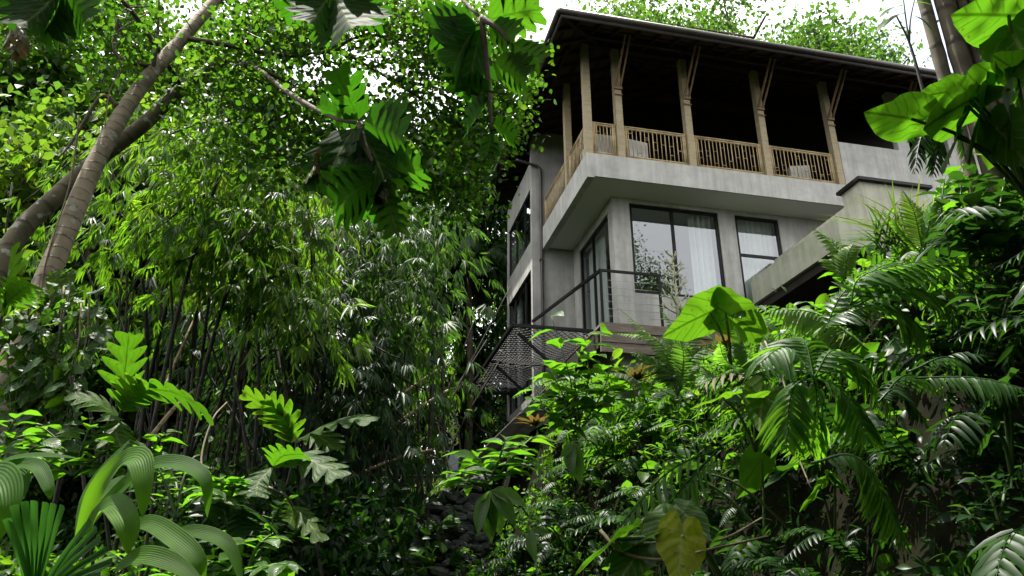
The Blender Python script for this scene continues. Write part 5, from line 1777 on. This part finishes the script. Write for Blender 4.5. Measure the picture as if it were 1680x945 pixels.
# slender dark branching plant
t_ = thing('slender_sapling', 'slender dark forked sapling standing left of the bamboo hut', 'sapling', at(1525, 200, 4.6))
for L_ in ([(1530, 210, 4.6), (1512, 140, 4.6), (1492, 70, 4.6), (1470, 25, 4.6)], [(1492, 70, 4.6), (1486, 30, 4.6), (1480, -20, 4.6)], [(1492, 70, 4.6), (1494, 30, 4.6), (1505, -20, 4.6)]):
    g = G(); g.tube(smooth_pts(px_pts(L_), 14), [.017, .006] if len(L_) > 3 else [.008, .004], 6); put(g, 'stem', M['stem_dark'], t_)
for (ax, ay, ex, ey) in ((1472, 28, 1435, 35), (1480, 10, 1440, 12), (1484, 22, 1450, 25), (1497, 25, 1540, 40), (1500, 5, 1535, 0)):
    g = G(); A, B = at(ax, ay, 4.6), at(ex, ey, 4.5); inst(g, T_LANCE, [A], [B - A], [(0, -.5, 1)], np.linalg.norm(B - A), .5, 1.6); put(g, 'leaf', M['lf_shrub'], t_)
# drooping dark palm-like clump under it
fern('dark drooping strap leaved clump hanging below the sapling', [[(1530, 190), (1510, 230), (1500, 285)], [(1535, 190), (1540, 230), (1530, 290)], [(1535, 190), (1570, 215), (1585, 265)], [(1530, 190), (1505, 205), (1490, 230)]], 4.4, .14, mat='lf_dark', n=12, tmpl=T_LANCE, seed=30, droop=.7, name='strap_plant', cat='plant', tint=.4)

# ================================================================== lower left foreground
def strap(g, pts, width, tint=.5, nh=(0, -.6, 1), n=26, cols=(-1, -.5, 0, .5, 1), fold=.25, prof=None):
    """long blade along a spine"""
    P = smooth_pts(pts, n)
    Tn = nrm(np.gradient(P, axis=0))
    S = nrm(np.cross(Tn, np.broadcast_to(np.array(nh, float), (n, 3))))
    # keep the blade from flipping where it folds over
    for i in range(1, n):
        if S[i] @ S[i - 1] < 0:
            S[i] = -S[i]
    Up = np.cross(S, Tn)
    x = np.linspace(0, 1, n)
    w = width * (prof(x) if prof is not None else np.sin(np.pi * np.clip(.06 + .94 * x, 0, 1)) ** .7)
    V, LF = [], []
    for i in range(n):
        for u in cols:
            V.append(P[i] + S[i] * u * w[i] + Up[i] * abs(u) * w[i] * fold)
            LF.append((u, x[i], tint))
    m = len(cols)
    F = [(i * m + j, i * m + j + 1, (i + 1) * m + j + 1, (i + 1) * m + j) for i in range(n - 1) for j in range(m - 1)]
    g.add(V, {4: F}, LF)


pg = thing('palm_grass', 'palm grass with broad pleated leaves arching and folding over at lower left', 'palm grass', at(150, 900, 2.9))
for (L_, w, tn, nh) in (([(130, 880, 2.9), (160, 805, 2.85), (200, 760, 2.75), (228, 754, 2.65), (236, 795, 2.6), (234, 850, 2.6)], .048, .75, (.2, -1, .35)),
                        ([(132, 882, 2.9), (180, 820, 2.9), (245, 766, 2.9), (300, 762, 2.85), (338, 790, 2.8), (340, 850, 2.8)], .036, .5, (0, -.9, .6)),
                        ([(140, 885, 2.9), (160, 845, 2.8), (185, 828, 2.7), (205, 850, 2.6), (212, 880, 2.58), (208, 908, 2.58)], .045, .85, (.25, -1, .4)),
                        ([(190, 880, 2.8), (240, 858, 2.75), (290, 885, 2.65), (325, 920, 2.6), (332, 965, 2.6)], .036, .7, (0, -1, .5)),
                        ([(190, 935, 2.6), (230, 912, 2.55), (285, 925, 2.5), (340, 965, 2.45)], .034, .75, (0, -1, .5)),
                        ([(270, 880, 2.9), (320, 872, 2.85), (375, 895, 2.8), (398, 960, 2.75)], .028, .65, (0, -1, .5)),
                        ([(128, 880, 2.95), (150, 830, 3.0), (200, 790, 3.1), (240, 800, 3.1)], .03, .2, (0, -1, .6)),
                        ([(125, 885, 2.9), (140, 820, 3.0), (170, 770, 3.1), (215, 720, 3.2)], .02, .3, (0, -1, .6))):
    g = G()
    strap(g, px_pts(L_), w, tn, nh)
    put(g, 'leaf', M['lf_pleat'], pg)
pg2 = thing('palm_grass', 'palm grass at the left edge with one broad leaf hanging down', 'palm grass', at(-40, 850, 2.6))
for (L_, w, tn, nh) in (([(-60, 830, 2.6), (-20, 785, 2.5), (5, 790, 2.4), (12, 830, 2.35), (0, 885, 2.35)], .055, .55, (.2, -1, .3)),
                        ([(-60, 820, 2.7), (0, 762, 2.7), (60, 748, 2.7), (130, 752, 2.7)], .022, .3, (0, -.7, 1)),
                        ([(-60, 800, 2.8), (10, 765, 2.7), (60, 765, 2.65), (80, 800, 2.6), (82, 820, 2.6)], .026, .5, (0, -1, .6)),
                        ([(-50, 850, 2.7), (0, 790, 2.75), (30, 785, 2.7), (38, 820, 2.65)], .045, .35, (.3, -1, .3))):
    g = G()
    strap(g, px_pts(L_), w, tn, nh)
    put(g, 'leaf', M['lf_pleat'], pg2)
# palm leaf with blunt cut tips
pf = thing('cut_palm', 'palm leaf with blunt cut segment tips at the bottom left corner', 'palm', at(60, 990, 2.2))
A0 = at(55, 990, 2.25)
cutp = lambda x: .35 + .65 * np.clip(x * 2.2, 0, 1)
SEG = [(12, 850), (24, 828), (42, 822), (58, 821), (77, 824), (90, 826), (105, 830), (150, 855), (160, 868), (166, 884), (176, 903), (185, 922), (165, 945), (120, 965)]
for k, (tx, ty) in enumerate(SEG):
    g = G()
    B = at(tx, ty, 2.1 + .015 * (k % 3))
    strap(g, [A0 + (B - A0) * .04, A0 + (B - A0) * .5 + np.array([0, 0, .012]), B], .0115, .3 + .05 * (k % 5), (0, -1, .35), 12, (-1, 0, 1), .35, cutp)
    put(g, 'leaf_segment', M['lf_palm'], pf)
g = G(); g.tube(smooth_pts([A0, A0 + np.array([.0, .1, -.25])], 4), [.012, .014], 6); put(g, 'stalk', M['stem'], pf)

def lobed(g, pts, wmax, lobes, depth, tint, nh, rr):
    """blade along a spine with forward pointing lobes on both sides"""
    nr = lobes * 8 + 5
    P = smooth_pts(pts, nr)
    Lg = np.linalg.norm(np.diff(P, axis=0), axis=1).sum()
    Tn = nrm(np.gradient(P, axis=0))
    S = nrm(np.cross(Tn, np.broadcast_to(np.array(nh, float), (nr, 3))))
    Up = np.cross(S, Tn)
    x = np.linspace(0, 1, nr)
    env = wmax * np.sin(np.pi * np.clip(.12 + .84 * x, 0, 1)) ** .7
    V, LF = [], []
    lob = {sd: rr.uniform(.85, 1.12, lobes + 2) for sd in (-1, 1)}
    for i in range(nr):
        ph = x[i] * lobes * 1.02
        for u in (-1, -.4, 0, .4, 1):
            sd = 1 if u > 0 else -1
            p_ = ph + (.18 if sd > 0 else 0)
            k, fr_ = int(p_), p_ - int(p_)
            sh = np.interp(fr_, [0, .08, .3, .62, .85, .93, 1], [.05, .25, .75, 1, .8, .25, .05])
            w = env[i] * (1 - depth + depth * sh * lob[sd][k]) * abs(u)
            if x[i] > .97:
                w *= .3
            sweep = .62 * w * (1 if abs(u) == 1 else .6)
            droop_ = -.35 * w * w / wmax
            V.append(P[i] + S[i] * sd * w + Tn[i] * sweep + Up[i] * (abs(u) * w * .12 + droop_))
            LF.append((u, x[i], tint))
    F = [(i * 5 + j, i * 5 + j + 1, (i + 1) * 5 + j + 1, (i + 1) * 5 + j) for i in range(nr - 1) for j in range(4)]
    g.add(V, {4: F}, LF)


# split-leaf climbers (deep narrow lobes)
def split(label, leaves, Y, stem, mat='lf_taro', L=.13, seed=0):
    rr = np.random.default_rng(seed)
    t_ = thing('split_leaf_climber', label, 'climber', at(stem[0][0], stem[0][1], Y))
    g = G(); g.tube(smooth_pts([at(q[0], q[1], Y) for q in stem], 14), [.012, .007], 6); put(g, 'stem', M['stem_dark'], t_)
    for i, f in enumerate(leaves):
        P = np.array([at(q[0], q[1], Y - .1 * k) for k, q in enumerate(f)])
        g = G()
        lobed(g, P, L * 1.15, 5 + i % 2, .80, .35 + rr.uniform(0, .6), (rr.uniform(-.3, .3), (-.55, .5)[i % 2], .85), rr)
        put(g, 'leaf', M[mat], t_)


split('bright split leaf climber with three ragged leaves in front of the bamboo culms', [[(200, 668), (205, 610), (212, 545)], [(202, 662), (250, 640), (300, 650), (350, 688)], [(198, 690), (160, 660), (110, 648)], [(200, 675), (215, 650), (240, 625)], [(196, 690), (190, 710), (200, 735)]], 4.6, [(178, 740), (190, 700), (205, 655)], seed=1)
split('bright split leaf climber right of the first, its longest leaf pointing right', [[(490, 722), (530, 700), (570, 688), (620, 690)], [(478, 725), (450, 680), (398, 640)], [(488, 720), (520, 715), (550, 738)], [(480, 726), (470, 690), (440, 650)]], 5.2, [(470, 800), (480, 760), (490, 715)], seed=2)
split('split leaf climber with glossy mid leaf below the one pointing right', [[(448, 765), (490, 750), (530, 765), (562, 785)], [(448, 765), (465, 748), (500, 745)], [(446, 768), (425, 790), (420, 815)]], 4.8, [(395, 860), (410, 810), (445, 768)], seed=3)
split('hanging string of small split leaves beside the dark bamboo', [[(478, 830), (500, 850), (530, 890)], [(470, 815), (480, 840), (475, 860)]], 4.6, [(440, 800), (470, 815), (485, 840)], L=.08, seed=4)
split('dull split leaf climber with flat leaf above the arching grass', [[(398, 835), (370, 830), (340, 850)], [(398, 835), (420, 840), (442, 860)], [(398, 835), (390, 860), (400, 880)]], 4.0, [(385, 900), (395, 860), (400, 830)], 'lf_dark', seed=5)
split('lobed young leaf at the left edge beside the leaning trunk foot', [[(5, 520), (15, 460), (25, 400)], [(8, 500), (30, 480), (52, 465)], [(5, 510), (-20, 470), (-40, 440)]], 4.2, [(-10, 560), (0, 530), (8, 500)], seed=6)

SL = [('leafy bush with oval leaves left of the split leaf climber', [[(120, 780), (100, 730), (70, 700)], [(120, 780), (140, 720), (150, 690)], [(120, 780), (80, 760), (40, 740)], [(120, 780), (160, 750), (190, 730)]], .16, T_ELL, 4.4),
      ('green bush under the vine at the left edge', [[(20, 780), (10, 720), (30, 680)], [(20, 780), (50, 740), (70, 720)], [(20, 780), (-20, 740), (-40, 700)]], .14, T_ELLW, 4.2),
      ('sunlit small leaved bush behind the arching grass leaves', [[(290, 850), (270, 790), (255, 760)], [(290, 850), (300, 790), (310, 765)], [(290, 850), (330, 810), (345, 790)], [(290, 850), (250, 820), (235, 800)], [(290, 850), (290, 800), (280, 770)]], .09, T_ELL, 4.0),
      ('light leafed sprig with tapering leaves right of the arching grass', [[(370, 830), (365, 800), (360, 785)], [(370, 830), (385, 800), (380, 790)], [(370, 830), (350, 815), (335, 800)]], .12, T_ELLW, 3.9),
      ('low bright shrub at the bottom edge between grass and bamboo', [[(400, 960), (380, 900), (350, 880)], [(400, 960), (420, 900), (440, 880)], [(400, 960), (370, 930), (340, 920)], [(400, 960), (440, 930), (470, 925)]], .13, T_ELLW, 3.6),
      ('leafy shrub with broad leaves near the split leaf climber foot', [[(230, 790), (250, 740), (270, 710)], [(230, 790), (220, 740), (200, 720)], [(230, 790), (190, 770), (160, 770)]], .15, T_ELLW, 4.6),
      ('bush with heart shaped leaves behind the glossy split leaf', [[(440, 900), (450, 850), (470, 820)], [(440, 900), (420, 860), (400, 850)], [(440, 900), (480, 880), (500, 860)]], .13, T_HEARTS[0], 5.2),
      ('dense low bush at the bottom between the palm leaf and the grass', [[(230, 970), (210, 930), (190, 910)], [(230, 970), (250, 920), (270, 900)], [(230, 970), (280, 950), (310, 930)]], .11, T_ELL, 3.3)]
for k, (lb, stems, lf, tm, Y) in enumerate(SL):
    shrub(lb, stems, lf, 'lf_shrub', tm, Y, 12, seed=50 + k)
